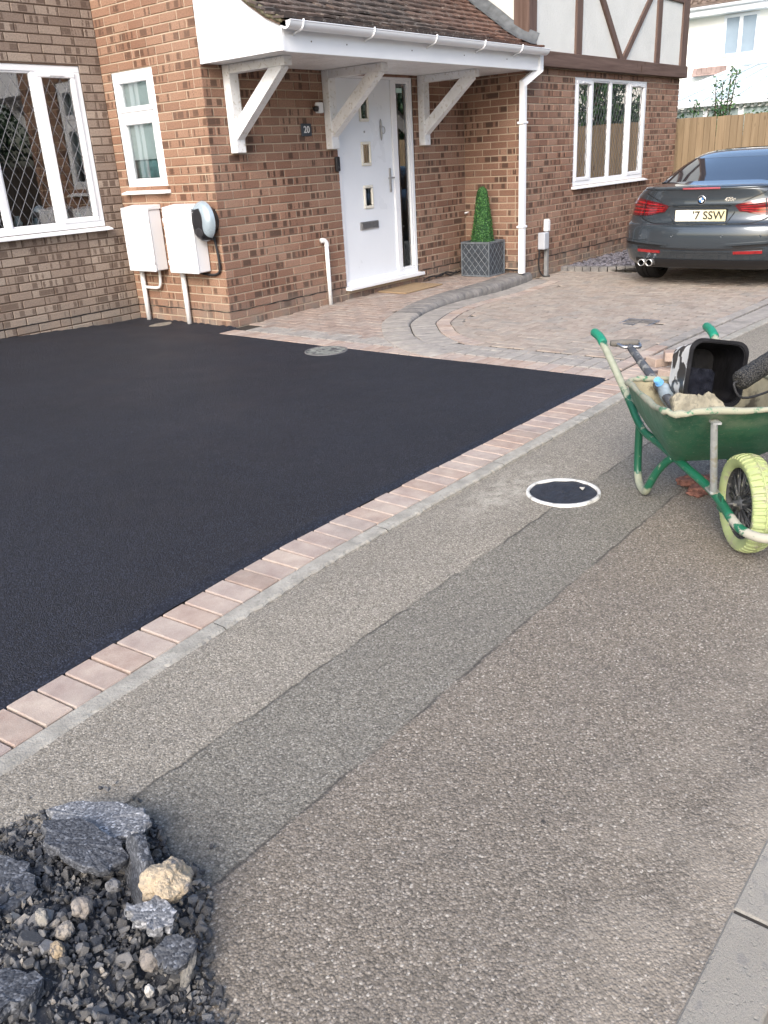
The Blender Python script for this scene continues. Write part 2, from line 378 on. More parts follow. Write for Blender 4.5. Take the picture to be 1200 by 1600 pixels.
# ------------------------------------------------------------------ ground
def edge_out(x): return 2.065 - .11*max(0, (2.1-x)/1.4)**1.2 if x < 2.1 else 2.065     # outer side of the block edging
def edge_in(x): return edge_out(x) + .19
def strip_out(x): return edge_out(x) - .075
def struct(o): return tag(o, kind='structure')
mb = MB()
mb.grid(lambda u, v: (-150+300*u, -150+300*v, -.21), 4, 4, smooth=False)
struct(mb.build('ground', simple('far_ground', (.13,.13,.12), .95, var=.3, vs=.5)))
mb = MB(); mb.grid(lambda u, v: (-60+120*u, -6.2+6.37*v, -.13), 4, 4, smooth=False)
struct(mb.build('road', M['asphalt_far']))
mb = MB(); mb.grid(lambda u, v: (-60+120*u, -9.4+3.1*v, -.03), 4, 2, smooth=False); mb.box((-60,-6.3,-.2),(60,-6.2,-.025))
struct(mb.build('far_pavement', M['strip']))
mb = MB()
def FW(u, v):
    x = -3 + 20*u; y0 = .284; y1 = strip_out(x)+.004; y = y0 + (y1-y0)*v
    z = gz(x, y) - .001 + .003*math.sin(x*1.3+y*3)*S((y-.3)/.2) + (-.008*S((y-1.9)/.07)) - .004*S((y-1.15)/.04)*(1-S((y-1.52)/.04))
    return (x, y, z)
mb.grid(FW, 160, 40)
struct(mb.build('pavement', M['road']))
# kerb stones
mb = MB()
x = -2.335
while x < 16:
    z = gz(x, 0); mb.box((x+.004, .172, -.2), (x+.911, .288, z+.003), bev=.004, col=(R.random(), 0, 0, 1)); mb.box((x+.9105, .176, -.2), (x+.9195, .2845, z-.001), 1); x += .915
struct(mb.build('kerb_stones', [M['kerb'], M['joint']]))
# concrete haunch strip
mb = MB(); x = -2.1
while x < 16:
    L = .9; N = 60
    def FS(u, v, x=x):
        xx = x + .0015 + (L-.003)*u
        prof = [(-.004,-.05), (.0,-.002), (.010,.004), (.066,.004), (.072,-.04)]
        i = min(3, int(v*4)); p = prof[min(4, int(round(v*4)))]
        w = .005*nz.noise(Vector((xx*6, 0, 0)))+.007*nz.noise(Vector((xx*23, 3, 0)))+.006*nz.noise(Vector((xx*60, 5, 0))) if v < .6 else 0
        return (xx, strip_out(xx) + p[0] + w, gz(xx, 2) + p[1])
    mb.grid(FS, N, 4, smooth=False); x += L
struct(mb.build('concrete_strip', M['strip']))
def joint_sheet(name, poly, z, mat=None):
    mb = MB(); vs = [(p[0], p[1], z(p[0], p[1])) for p in poly]
    tr = tessellate_polygon([[Vector(p) for p in vs]]); mb.add(vs, [tuple(t) for t in tr]); return struct(mb.build(name, mat or M['joint']))
def block(mb, cx, cy, dx, dy, ang, z, m=0, h=.05, gap=.0065, tint=None):
    T = Matrix.Translation((cx, cy, z)) @ Matrix.Rotation(ang, 4, 'Z') @ Matrix.Rotation(R.gauss(0, .0022), 4, 'X') @ Matrix.Rotation(R.gauss(0, .0022), 4, 'Y')
    mb.box((-dx/2+gap/2, -dy/2+gap/2, -h), (dx/2-gap/2, dy/2-gap/2, R.gauss(0, .0008)), m, bev=.0035, col=((tint if tint is not None else R.random()), R.random(), 0, 1), M=T)
# peach block edging along the tarmac (one row of headers) and its return towards the house
mb = MB(); x = -2.0
while x < 5.20:
    xm = x+.049; a = math.atan2(edge_out(xm+.05)-edge_out(xm-.05), .1)
    block(mb, xm, (edge_out(xm)+edge_in(xm))/2+R.gauss(0,.0015), .098, .19, a, .001+gz(xm, 2)); x += .0985
y = 2.36
while y < 6.1:
    block(mb, 5.15, y, .2, .098, 0, .001); y += .0985
x = 5.20
while x < 15.5:
    block(mb, x+.049, 2.17, .098, .2, 0, .001+gz(x, 2), m=(0 if x < 5.6 else 1)); x += .0985
block(mb, 5.10, 2.287, .2, .055, 0, .001)
struct(mb.build('block_edging', [M['pink_block'], M['grey_block']]))
mb = MB(); mb.grid(lambda u, v: (-3+19*u, 1.9+ (v*.40), gz(-3+19*u, 2) - .014), 60, 2); mb.grid(lambda u, v: (5.03+.26*u, 2.2+4*v, -.012), 2, 8)
struct(mb.build('edging_bed', M['joint']))
# tarmac drive
def tz(x, y): return .010 + .07*S((5.2-x)/1.8)*S((y-5.2)/2.2) + .0022*math.sin(x*2.1+1)*math.sin(y*1.7) + .0012*math.sin(x*6+y*5)
mb = MB(); NX, NY = 170, 150
xr = 5.052; vs = []; cols = []
for j in range(NY+1):
    for i in range(NX+1):
        u = i/NX; v = j/NY
        u2 = 1-(1-u)**1.3; v2 = v**1.5
        x = -2 + (xr+.0+2)*u2
        y0 = edge_in(x) + .006*math.sin(x*5.3) + .004*math.sin(x*17+1)
        y = y0 + (7.515-y0)*v2
        if u2 > .999: x = xr + .008*math.sin(y*4.1)+.005*math.sin(y*13)
        d = min(y-y0, (xr-x) if y < 6.05 else 9)
        e = S(d/.045)
        rag = .012*math.sin(x*23)*math.sin(x*7.7) if y > 7.48 else 0
        vs.append((x, y, tz(x, y)*e - .004*(1-e) + abs(rag)*.8)); cols.append(d)
fs = [(j*(NX+1)+i, j*(NX+1)+i+1, (j+1)*(NX+1)+i+1, (j+1)*(NX+1)+i) for j in range(NY) for i in range(NX)]
for f in fs:
    d = sum(cols[k] for k in f)/4; mb.f.append(list(f)); mb.m.append(0); mb.sm.append(True); mb.uv.append(None); q = 1.0-S(d/.11)*.85; mb.c.append((q, 0, 0, 1))
mb.v = vs
# strip between x=5.05 and wall B (y 6.13..7.52), ragged
mb.grid(lambda u, v: (5.0+.283*u, 6.0+1.515*v, tz(5.05, 6.5)+.0005+(.012*abs(math.sin(v*47)*math.sin(v*13)) if u > .8 else 0) - (.02*(1-S((v)/.07)))), 5, 60)
struct(mb.build('tarmac_drive', M['tarmac'], fix=False))
# ---- block paved path (raised) and drive, curved kerb
F = [(9.35,5.26),(8.9,5.20),(8.3,5.14),(7.7,5.13),(7.2,5.06),(6.8,4.96),(6.45,4.83),(6.15,4.69),(5.90,4.49),(5.70,4.31),(5.56,4.14),(5.45,3.98),(5.36,3.80),(5.31,3.62)]
def resample(P, step):
    P = [Vector((*p, 0)) for p in P]; Q = []
    for i in range(len(P)-1):
        p0 = P[max(i-1,0)]; p1 = P[i]; p2 = P[i+1]; p3 = P[min(i+2,len(P)-1)]
        for k in range(20):
            t = k/20; Q.append(.5*((2*p1)+(-p0+p2)*t+(2*p0-5*p1+4*p2-p3)*t*t+(-p0+3*p1-3*p2+p3)*t**3))
    Q.append(P[-1]); out = []; acc = 0; nxt = 0
    for i in range(len(Q)-1):
        L = (Q[i+1]-Q[i]).length
        while nxt <= acc+L:
            t = (nxt-acc)/L; out.append((Q[i].lerp(Q[i+1], t), (Q[i+1]-Q[i]).normalized())); nxt += step
        acc += L
    return out
def offs(P, d):                                                     # + towards the drive (away from the house)
    Q = resample(P, .05); return [(p.x - t.y*d, p.y + t.x*d) for p, t in Q]
Fs = resample(F, .02)
def fdist(x, y):                                                    # signed: + on the drive side
    b = 1e9; s = 0
    for p, t in Fs[::3]:
        dx, dy = x-p.x, y-p.y; q = dx*dx+dy*dy
        if q < b: b = q; s = -t.y*dx + t.x*dy
    return math.copysign(math.sqrt(b), s)
def pz(x, y): return .001 + .012*S((x-5.3)/2)
def herring(mb, inside, z, x0, x1, y0, y1, m=0):
    for i in range(int((x0)/.1), int(x1/.1)+1):
        for j in range(int(y0/.1), int(y1/.1)+1):
            t = (i-j) % 4
            if t == 0: cx, cy, dx, dy = i*.1+.1, j*.1+.05, .2, .1
            elif t == 3: cx, cy, dx, dy = i*.1+.05, j*.1+.1, .1, .2
            else: continue
            if inside(cx, cy): block(mb, cx, cy, dx, dy, 0, z(cx, cy), m)
mb = MB()
def in_path(x, y): return x > 5.46 and y < 6.16 and (fdist(x, y) < -.22) and (x < 9.3)
herring(mb, in_path, pz, 5.3, 9.4, 4.0, 6.2)
for k in range(36):                                                 # grey row inside the border
    y = 2.36+k*.1005
    if y < 6.1: block(mb, 5.36, y, .2, .0985, 0, .001, m=1)
    if y < 6.1: block(mb, 5.51, y, .1, .0985, 0, .0, m=1)
struct(mb.build('paved_path', [M['red_block'], M['grey_block']]))
joint_sheet('path_bed', [(5.25,2.27),(5.6,2.27),(5.6,4.2),(6.1,4.9),(7,5.3),(9.3,5.4),(9.3,6.2),(5.25,6.2)], lambda x, y: -.010+pz(x,y)*.9)
mb = MB()
def in_drive(x, y): return x > 5.56 and y > 2.36 and y < 5.32 and fdist(x, y) > (.05 if x > 9.3 else (.43 if y > 3.75 else .16)) and not (x > 10.3 and y > 4.45) and not (6.93 < x < 7.18 and 2.78 < y < 3.05)
herring(mb, in_drive, lambda x, y: gz(x, y), 5.4, 14, 2.3, 5.4)
xx = 5.3
while xx < 14: block(mb, xx+.1, 2.335, .2, .1, 0, gz(xx, 2)+.004, m=(1 if xx > 6 else 2), tint=R.random()); xx += .2005
def arc(mb, d0, d1, step, m, zf, lift=.002):
    dm = (d0+d1)/2; P = resample(offs(F, dm), step)
    for p, t in P:
        if p.x > 5.50 and p.y > 2.4 and p.x < 9.9: block(mb, p.x, p.y, step, abs(d1-d0), math.atan2(t.y, t.x), zf(p.x, p.y)+lift, m)
arc(mb, .0, .23, .105, 1, gz); arc(mb, .232, .362, .105, 2, gz, .003); arc(mb, .365, .475, .2, 0, gz); 
struct(mb.build('paved_drive', [M['mix_block'], M['grey_block'], M['pink_block']]))
mb = MB(); mb.grid(lambda u, v: (5.5+9*u, 2.25+3.1*v, gz(5.5+9*u, 0)-.009), 60, 2)
struct(mb.build('drive_bed', M['joint']))
# curved bullnose kerb blocks
mb = MB()
for p, t in resample(F, .1005):
    zb = gz(p.x, p.y); top = pz(p.x, p.y)+.006; nx, ny = -t.y, t.x                # n towards the drive
    w = .0975; a = math.atan2(t.y, t.x); rise = max(0.006, top-zb)
    prof = [(-.26, top-.05), (-.258, top-.003), (-.254, top)]
    rr = min(.06, rise+.01)
    for k in range(6):
        q = k/5*math.pi/2; prof.append((-.006-rr+rr*math.sin(q), top-rr+rr*math.cos(q)))
    prof += [(-.006, zb-.03)]
    c = (R.random(), R.random(), 0, 1); vs = []
    jz = R.gauss(0, .0012)
    for sx in (-1, 1):
        for (o_, z_) in prof:
            ww = w*(1+ (-o_)*.9)/2 if True else w/2
            vs.append((p.x + t.x*sx*ww + nx*o_, p.y + t.y*sx*ww + ny*o_, z_+jz))
    n_ = len(prof); fs = [(i, i+1, n_+i+1, n_+i) for i in range(n_-1)] + [tuple(range(n_)), tuple(range(n_, 2*n_))[::-1]]
    mb.add(vs, fs, 0 if p.x > 6.5 else 1, False, c)
struct(mb.build('step_kerb', [M['kerb_block'], M['grey_block']], auto=50))
# ------------------------------------------------------------------ the house
yA, xB, yC, xD, yE = 7.52, 5.285, 6.13, 9.25, 5.313
HX = 13.84
house = thing('brick_house', (5.285, 6.13, 0), 'red brick house with white porch canopy, white front door and leaded windows', 'house')
def brickwall(o, u, n, width, z0, z1, holes, bm_, mm_, ends=(-.009, -.009), seed=0, thick=.14, phase=0.):
    rr = random.Random(seed); o = Vector(o); u = Vector(u); n = Vector(n); Z = Vector((0,0,1)); mb = MB()
    CH, BL = .075, .225
    k0 = math.floor(z0/CH)
    k = k0
    P = lambda a, z, d: o + u*a + Z*z + n*d
    while k*CH < z1:
        a0 = max(k*CH, z0); a1 = min((k+1)*CH-.010, z1)
        if a1-a0 < .012: k += 1; continue
        zc = (a0+a1)/2
        segs = [(0., width)]
        for (h0, h1, g0, g1) in holes:
            if g0 < zc < g1:
                ns = []
                for s0, s1 in segs:
                    if h1 <= s0 or h0 >= s1: ns.append((s0, s1)); continue
                    if h0 > s0: ns.append((s0, h0))
                    if h1 < s1: ns.append((h1, s1))
                segs = ns
        off = phase + (.1125 if k % 2 else 0.)
        for s0, s1 in segs:
            b = math.floor((s0-off)/BL)*BL + off
            while b < s1:
                c0 = max(b, s0); c1 = min(b+BL-.010, s1)
                if c0-s0 < .055: c0 = s0
                if s1-c1 < .055: c1 = s1
                if s0 == 0 and c0 == 0: c0 = .003 if ends[0] < 0 else 0
                if s1 == width and c1 == s1: c1 = s1-(.003 if ends[1] < 0 else 0)
                if c1-c0 > .045:
                    # a rare header
                    pieces = [(c0, c1)] if rr.random() > .04 or c1-c0 < .2 else [(c0, c0+.1025), (c0+.1125, c1)]
                    for (q0, q1) in pieces:
                        e = .0035; d = rr.gauss(0, .0009); jj = [rr.gauss(0, .0011) for _ in range(4)]
                        f0, f1, w0, w1 = q0, q1, a0, a1
                        vs = [P(f0+e, w0+e+jj[0], d), P(f1-e, w0+e+jj[1], d), P(f1-e, w1-e+jj[2], d), P(f0+e, w1-e+jj[3], d),
                              P(f0, w0, -.004), P(f1, w0, -.004), P(f1, w1, -.004), P(f0, w1, -.004),
                              P(f0, w0, -.02), P(f1, w0, -.02), P(f1, w1, -.02), P(f0, w1, -.02)]
                        L = lambda a, z: (a, z, a-q0, z-a0)
                        uvA = [L(f0+e, w0+e), L(f1-e, w0+e), L(f1-e, w1-e), L(f0+e, w1-e), L(f0, w0), L(f1, w0), L(f1, w1), L(f0, w1), L(f0, w0), L(f1, w0), L(f1, w1), L(f0, w1)]
                        fs = [(0,1,2,3), (4,5,1,0), (5,6,2,1), (6,7,3,2), (7,4,0,3), (8,9,5,4), (9,10,6,5), (10,11,7,6), (11,8,4,7)]
                        mb.add(vs, fs, 0, False, (rr.random(), rr.random(), rr.random(), 1), [[uvA[i] for i in f] for f in fs])
                b += BL
        k += 1
    # mortar body with the openings left out
    us = sorted({0., width, *[max(0, min(width, h)) for q in holes for h in q[:2]]}); zs = sorted({z0, z1, *[max(z0, min(z1, h)) for q in holes for h in q[2:]]})
    for i in range(len(us)-1):
        for j in range(len(zs)-1):
            uc, zc = (us[i]+us[i+1])/2, (zs[j]+zs[j+1])/2
            if any(h0 < uc < h1 and g0 < zc < g1 for h0, h1, g0, g1 in holes): continue
            e0 = -ends[0] if us[i] == 0 else 0; e1 = -ends[1] if us[i+1] == width else 0
            q = [P(us[i]+e0, zs[j], -.0065), P(us[i+1]-e1, zs[j], -.0065), P(us[i+1]-e1, zs[j+1], -.0065), P(us[i]+e0, zs[j+1], -.0065)]
            bq = [p - n*thick for p in q]
            mb.add(q+bq, [(0,1,2,3), (7,6,5,4), (0,4,5,1), (1,5,6,2), (2,6,7,3), (3,7,4,0)], 1)
    return mb
winA = (2.6, 5.06, .93, 2.31); winB = (6.775, 7.385, 1.235, 2.245)
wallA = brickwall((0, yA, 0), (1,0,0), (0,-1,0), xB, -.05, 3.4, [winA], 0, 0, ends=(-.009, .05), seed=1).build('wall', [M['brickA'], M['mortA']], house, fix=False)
# wall B runs from y=7.52 (u=0) to y=6.13
wallB = brickwall((xB, yA, 0), (0,-1,0), (-1,0,0), yA-yC, -.075, 3.4, [(yA-winB[1], yA-winB[0], winB[2], winB[3])], 0, 0, ends=(.05, -.009), seed=2, phase=.05).build('wall', [M['brickO'], M['mortR']], house, fix=False)
door = (6.95, 8.25, .105, 2.2)
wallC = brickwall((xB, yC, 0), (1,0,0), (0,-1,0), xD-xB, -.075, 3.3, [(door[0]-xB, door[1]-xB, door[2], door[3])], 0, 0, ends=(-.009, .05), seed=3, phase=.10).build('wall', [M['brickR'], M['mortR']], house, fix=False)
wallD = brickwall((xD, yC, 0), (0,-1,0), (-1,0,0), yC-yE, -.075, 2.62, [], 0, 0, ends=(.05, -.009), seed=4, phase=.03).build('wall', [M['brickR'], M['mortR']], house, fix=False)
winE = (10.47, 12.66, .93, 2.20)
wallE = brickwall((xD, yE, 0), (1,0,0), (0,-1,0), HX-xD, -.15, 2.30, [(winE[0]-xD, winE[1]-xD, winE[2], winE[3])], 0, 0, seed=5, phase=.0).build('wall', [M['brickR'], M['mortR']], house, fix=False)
for w, l in ((wallA, 'buff brick wall with dark mortar around the large leaded window'), (wallB, 'orange brick wall with the small frosted window'), (wallC, 'brick wall beside the front door')): w['label'] = l
mb = MB()                                                            # rear of the house, its solid body
mb.box((13.70, yE+.01, -.15), (HX-.002, 12, 2.30)); mb.box((0, 11.8, -.1), (HX-.01, 12, 5.0)); mb.box((0, 7.7, -.1), (.14, 11.8, 5.0))
mb.box((0.0,7.66,3.35),(5.4,11.8,3.4)); mb.box((13.7,yE+.15,2.3),(13.82,12,5.2))
mb.build('rear_wall', M['mortR'], house)
for (a, b, off) in (((0.,yA),(xB,yA),(0,-1)), ((xB,yA),(xB,yC),(-1,0)), ((xB,yC),(6.93,yC),(0,-1)), ((8.27,yC),(xD,yC),(0,-1)), ((xD,yC),(xD,yE),(-1,0)), ((xD,yE),(HX,yE),(0,-1))):
    L = math.dist(a, b); N = int(L/.06)+1; pts = []
    for i in range(N+1):
        t = i/N; o_ = .0005; pts.append((a[0]+(b[0]-a[0])*t+off[0]*o_, a[1]+(b[1]-a[1])*t+off[1]*o_, .1455+.003*math.sin(i*1.3)+.002*R.random()))
    mb = MB(); mb.tube(pts, [.0022+.0028*R.random() for _ in pts], 5); mb.build('damp_course', M['rubber'], house)
# ---- windows
def rectframe(mb, x0, x1, z0, z1, w, d0, d1, T, m=0, bev=.004):
    mb.box((x0, d0, z1-w), (x1, d1, z1), m, bev, M=T); mb.box((x0, d0, z0), (x1, d1, z0+w), m, bev, M=T)
    mb.box((x0, d0, z0+w), (x0+w, d1, z1-w), m, bev, M=T); mb.box((x1-w, d0, z0+w), (x1, d1, z1-w), m, bev, M=T)
def lattice(mb, x0, x1, z0, z1, T, px, pz_, r=.0030, y=.0, wav=0.):
    # diamond leading
    cx, cz = (x0+x1)/2, (z0+z1)/2; W_, H_ = x1-x0, z1-z0
    def clip(p, q):
        t0, t1 = 0., 1.; dx, dz = q[0]-p[0], q[1]-p[1]
        for (pp, qq) in ((-dx, p[0]-x0), (dx, x1-p[0]), (-dz, p[1]-z0), (dz, z1-p[1])):
            if abs(pp) < 1e-9:
                if qq < 0: return None
            else:
                r_ = qq/pp
                if pp < 0: t0 = max(t0, r_)
                else: t1 = min(t1, r_)
        return (t0, t1) if t0 < t1 else None
    K = int((W_/px + H_/pz_))+3
    for sgn in (1, -1):
        for k in range(-K, K+1):
            p = (cx + k*px - sgn*H_*px/pz_, cz - H_); q = (cx + k*px + sgn*H_*px/pz_, cz + H_)
            c = clip(p, q)
            if c:
                a = (p[0]+(q[0]-p[0])*c[0], p[1]+(q[1]-p[1])*c[0]); b = (p[0]+(q[0]-p[0])*c[1], p[1]+(q[1]-p[1])*c[1])
                if math.dist(a, b) < .01: continue
                d = Vector((b[0]-a[0], 0, b[1]-a[1])).normalized(); nn = Vector((-d.z, 0, d.x))*r
                A = Vector((a[0], y, a[1])); B = Vector((b[0], y, b[1])); F_ = Vector((0, -.0022, 0))
                vs = [A-nn, B-nn, B+F_, A+F_, A+nn, B+nn]
                mb.add([T @ v_ for v_ in vs], [(0,1,2,3), (3,2,5,4)])
def slab(mb, x0, x1, z0, z1, y, T): mb.add([T @ Vector(p) for p in ((x0,y,z0),(x1,y,z0),(x1,y,z1),(x0,y,z1))], [(0,1,2,3)])
def window(T, x0, x1, z0, z1, lights, sill, room, lead=None, transom=None, label=None, cut=0.):
    # local frame: X along the wall, -Y outwards; lights: (x0, x1, opener)
    mb = MB(); e = .055; rectframe(mb, x0, x1, z0, z1, e, .012, .075, T)
    mull = []
    for i in range(len(lights)-1):
        a, b = lights[i][1], lights[i+1][0]; mull.append((a, b)); mb.box((a-.002, .014, z0+e), (b+.002, .075, z1-e), 0, .004, M=T)
    fr = mb.build('window', M['upvc'], house)
    if label: fr['label'] = label
    g = MB(); ld = MB()
    for (a, b, op) in lights:
        rows = [(z0+e, z1-e)] if transom is None else [(z0+e, transom[0]), (transom[1], z1-e)]
        for ri, (c, d) in enumerate(rows):
            w = .045 if op else .016
            f = MB(); rectframe(f, a, b, c, d, w, .0 if op else .02, .05, T, bev=.006)
            f.build('sash', M['upvc'], fr)
            slab(g, a+w-.004, b-w+.004, c+w-.004, d-w+.004, .03 if op else .036, T)
            if lead: lattice(ld, a+w, b-w, c+w, d-w, T, lead[0], lead[1], y=(.03 if op else .036)-.0006)
            if op and lead:                                         # trickle vent
                v_ = MB(); v_.box(((a+b)/2-.07, -.012, d-.034), ((a+b)/2+.07, .001, d-.016), 0, .003, M=T); v_.build('trickle_vent', M['upvc'], fr)
    if transom: t = MB(); t.box((x0+e, .010, transom[0]), (x1-e, .075, transom[1]), 0, .004, M=T); t.build('transom', M['upvc'], fr)
    g.build('pane', M['glass'], fr, fix=False)
    if lead: ld.build('leading', M['lead'], fr, fix=False)
    s = MB(); s.prism([(-.065, z0-.034), (-.065, z0-.022), (.0, z0-.004), (.06, z0-.004), (.06, z0-.034)], x0-sill, x1+sill, axis=0, M=T)
    s.build('sill', M['upvc'], fr)
    r = MB()                                                        # the room behind
    xa, xb, za, zb, dp = x0+.02-.4*(1-cut), x1-.02+.4*(1-cut), z0-.3, z1+.1, 1.5
    o = lambda p: T @ Vector(p)
    r.add([o(p) for p in ((xa,.15,za),(xb,.15,za),(xb,dp,za),(xa,dp,za),(xa,.15,zb),(xb,.15,zb),(xb,dp,zb),(xa,dp,zb))], [(0,1,2,3),(4,5,6,7),(3,2,6,7),(0,3,7,4),(1,2,6,5)])
    r.build('room', room, fr, fix=False)
    return fr
TA = Matrix.Translation((0, yA, 0)); TE = Matrix.Translation((0, yE, 0))
TB = Matrix(((0, 1, 0, xB), (-1, 0, 0, 0), (0, 0, 1, 0), (0, 0, 0, 1)))          # local X -> -Y world, local Y -> +X world
fa = window(TA, 2.6, 5.06, .93, 2.31, [(2.66, 3.4, True), (3.46, 4.06, False), (4.11, 4.57, False), (4.62, 5.0, True)], .03, M['dark_glass'], lead=(.100, .165), label='large leaded window in the buff brick wall')
fb = window(TB, -winB[1], -winB[0], winB[2], winB[3], [(-winB[1]+.058, -winB[0]-.058, True)], .03, M['teal'], transom=(1.845, 1.905), label='small two-light window with a pale blind', cut=.9)
bn = NT('obscured_blind'); v_ = bn.coord(); zz = bn.sep(v_).outputs[2]
bn.set(Base_Color=bn.mix(bn.noise(bn.sc(v_, 1., 14., .6), 1., 2.), (.44,.55,.58), (.62,.70,.73)), Roughness=.5)
b = MB(); b.box((-7.36, .060, 1.50), (-6.80, .066, 2.20), M=TB); b.build('blind', bn.mat, fb)
b = MB(); b.box((-7.36, .085, 1.25), (-6.80, .09, 1.52), M=TB); b.box((-7.22, .062, 1.27), (-7.12, .08, 1.49), 0, .01, M=TB); b.build('window_ornament', simple('teal_things', (.13,.25,.27), .6, var=.5, vs=8.), fb)
fe = window(TE, winE[0], winE[1], winE[2], winE[3], [(10.53, 10.95, True), (11.0, 11.50, False), (11.55, 12.05, False), (12.10, 12.60, True)], .03, M['dark_glass'], lead=(.082, .150), label='four-light leaded window behind the parked car')
# ornaments on the left window's inner sill
b = MB()
for (cx, r_, h_) in ((4.25, .04, .10), (4.43, .03, .07), (4.75, .035, .12), (4.88, .04, .08), (3.85, .05, .14)):
    b.lathe([(0, 0), (r_*.7, 0), (r_, h_*.4), (r_*.5, h_*.8), (r_*.6, h_)], c=(cx, yA+.16, .985), seg=12)
b.box((3.3, yA+.10, .95), (5.0, yA+.3, .985))
b.build('ornament', M['curtain'], fa)
# ---- front door
dx0, dx1, dz0, dz1 = door
fr = MB(); T = Matrix.Translation((0, yC, 0))
rectframe(fr, dx0, dx1, dz0+.035, dz1, .05, .015, .09, T); fr.box((7.875, .012, dz0+.08), (7.945, .09, dz1-.05), 0, .005, M=T)
rectframe(fr, 7.945, dx1-.05, dz0+.085, dz1-.05, .03, .02, .085, T)
df = fr.build('door_frame', M['upvc'], house)
g = MB(); slab(g, 7.97, dx1-.075, dz0+.11, dz1-.075, .045, T); g.build('side_glass', M['glass'], df, fix=False)
g = MB(); g.box((8.0, .036, 2.03), (8.10, .040, 2.075), M=T); g.build('sticker', simple('pale_sticker', (.45,.65,.6), .5), df)
g = MB(); g.box((dx0-.02, -.07, dz0), (dx1+.02, .1, dz0+.034), 0, .004, M=T); g.build('sill', M['upvc'], df)
g = MB(); g.box((dx0-.005, .012, -.02), (dx1+.005, .13, dz0-.001), 0, .003, M=T); g.build('threshold_riser', M['brickR'], df)
g = MB(); g.add([T @ Vector(p) for p in ((6.9,.14,.1),(8.3,.14,.1),(8.3,1.6,.1),(6.9,1.6,.1),(6.9,.14,2.3),(8.3,.14,2.3),(8.3,1.6,2.3),(6.9,1.6,2.3))], [(0,1,2,3),(4,5,6,7),(3,2,6,7),(0,3,7,4),(1,2,6,5)]); g.build('hallway', M['dark_glass'], df, fix=False)
dl = MB(); X0, X1, Z0, Z1 = dx0+.052, 7.873, dz0+.083, dz1-.052
cass = [(7.345, 7.500, 1.750, 1.985), (7.345, 7.500, 1.325, 1.56), (7.345, 7.500, .90, 1.135)]
us = sorted({X0, X1, 7.345+.02, 7.50-.02}); zs = sorted({Z0, Z1, *[z for c in cass for z in (c[2]+.02, c[3]-.02)]})
for i in range(len(us)-1):
    for j in range(len(zs)-1):
        uc, zc = (us[i]+us[i+1])/2, (zs[j]+zs[j+1])/2
        if any(c[0] < uc < c[1] and c[2] < zc < c[3] for c in cass): continue
        q = [T @ Vector(p) for p in ((us[i], .030, zs[j]), (us[i+1], .030, zs[j]), (us[i+1], .030, zs[j+1]), (us[i], .030, zs[j+1]))]
        dl.add(q, [(0,1,2,3)]); q2 = [p + Vector((0,.045,0)) for p in q]; dl.add(q2, [(3,2,1,0)])
dl.box((X0, .0305, Z0), (X0+.002, .074, Z1), M=T); dl.box((X1-.002, .0305, Z0), (X1, .074, Z1), M=T)
dr = dl.build('front_door', M['door_white'], house, fix=False)
dr['label'] = 'white front door with three small square panes down its middle'
g = MB(); g.box((X0-.003, .034, Z0-.002), (X0+.0, .07, Z1+.002), M=T); g.box((X1, .034, Z0-.002), (X1+.002, .07, Z1+.002), M=T); g.box((X0, .034, Z1), (X1, .07, Z1+.002), M=T); g.box((X0, .028, Z0-.022), (X1, .07, Z0-.001), M=T)
g.build('weather_seal', M['rubber'], dr)
for c in cass:
    g = MB(); rectframe(g, c[0], c[1], c[2], c[3], .03, .012, .032, T, bev=.007); w_ = g.build('glazing_cassette', M['cream_upvc'], dr)
    p_ = MB(); slab(p_, c[0]+.022, c[1]-.022, c[2]+.022, c[3]-.022, .028, T); p_.build('pane', M['glass'], w_, fix=False)
g = MB(); g.box((7.255, .012, .690), (7.560, .032, .772), 0, .006, M=T); g.box((7.275, .006, .700), (7.545, .014, .762), 0, .005, M=T); g.build('letter_plate', M['steel'], dr)
g = MB(); g.box((7.795, .014, 1.04), (7.828, .031, 1.29), 0, .008, M=T); g.tube([T @ Vector(p) for p in ((7.811, .02, 1.19), (7.811, -.035, 1.19), (7.795, -.045, 1.19), (7.70, -.045, 1.188))], .009, 10); g.build('door_handle', M['steel'], dr)
g = MB(); g.lathe([(0, 0), (.011, 0), (.011, .006), (.006, .009), (0, .009)], M=T @ Matrix.Translation((7.42, .03, 1.655)) @ Matrix.Rotation(rad(90), 4, 'X'), seg=12); g.build('peephole', M['steel'], dr)
g = MB()
kx = 7.69; g.tube([(kx, yC+.022, 1.565), (kx, yC+.018, 1.60), (kx, yC+.018, 1.74), (kx, yC+.022, 1.775)], [.003, .010, .012, .002], 8, sub=4)
g.tube([(kx+.030*math.sin(t*.3142*2), yC+.004-.012*math.cos(0), 1.665+.035*math.cos(t*.3142*2)) for t in range(11)], .005, 8); g.lathe([(0,0),(.016,0),(.012,.015),(0,.02)], M=Matrix.Translation((kx, yC+.024, 1.70)) @ Matrix.Rotation(rad(90), 4, 'X'), seg=12)
g.build('door_knocker', M['steel'], dr)
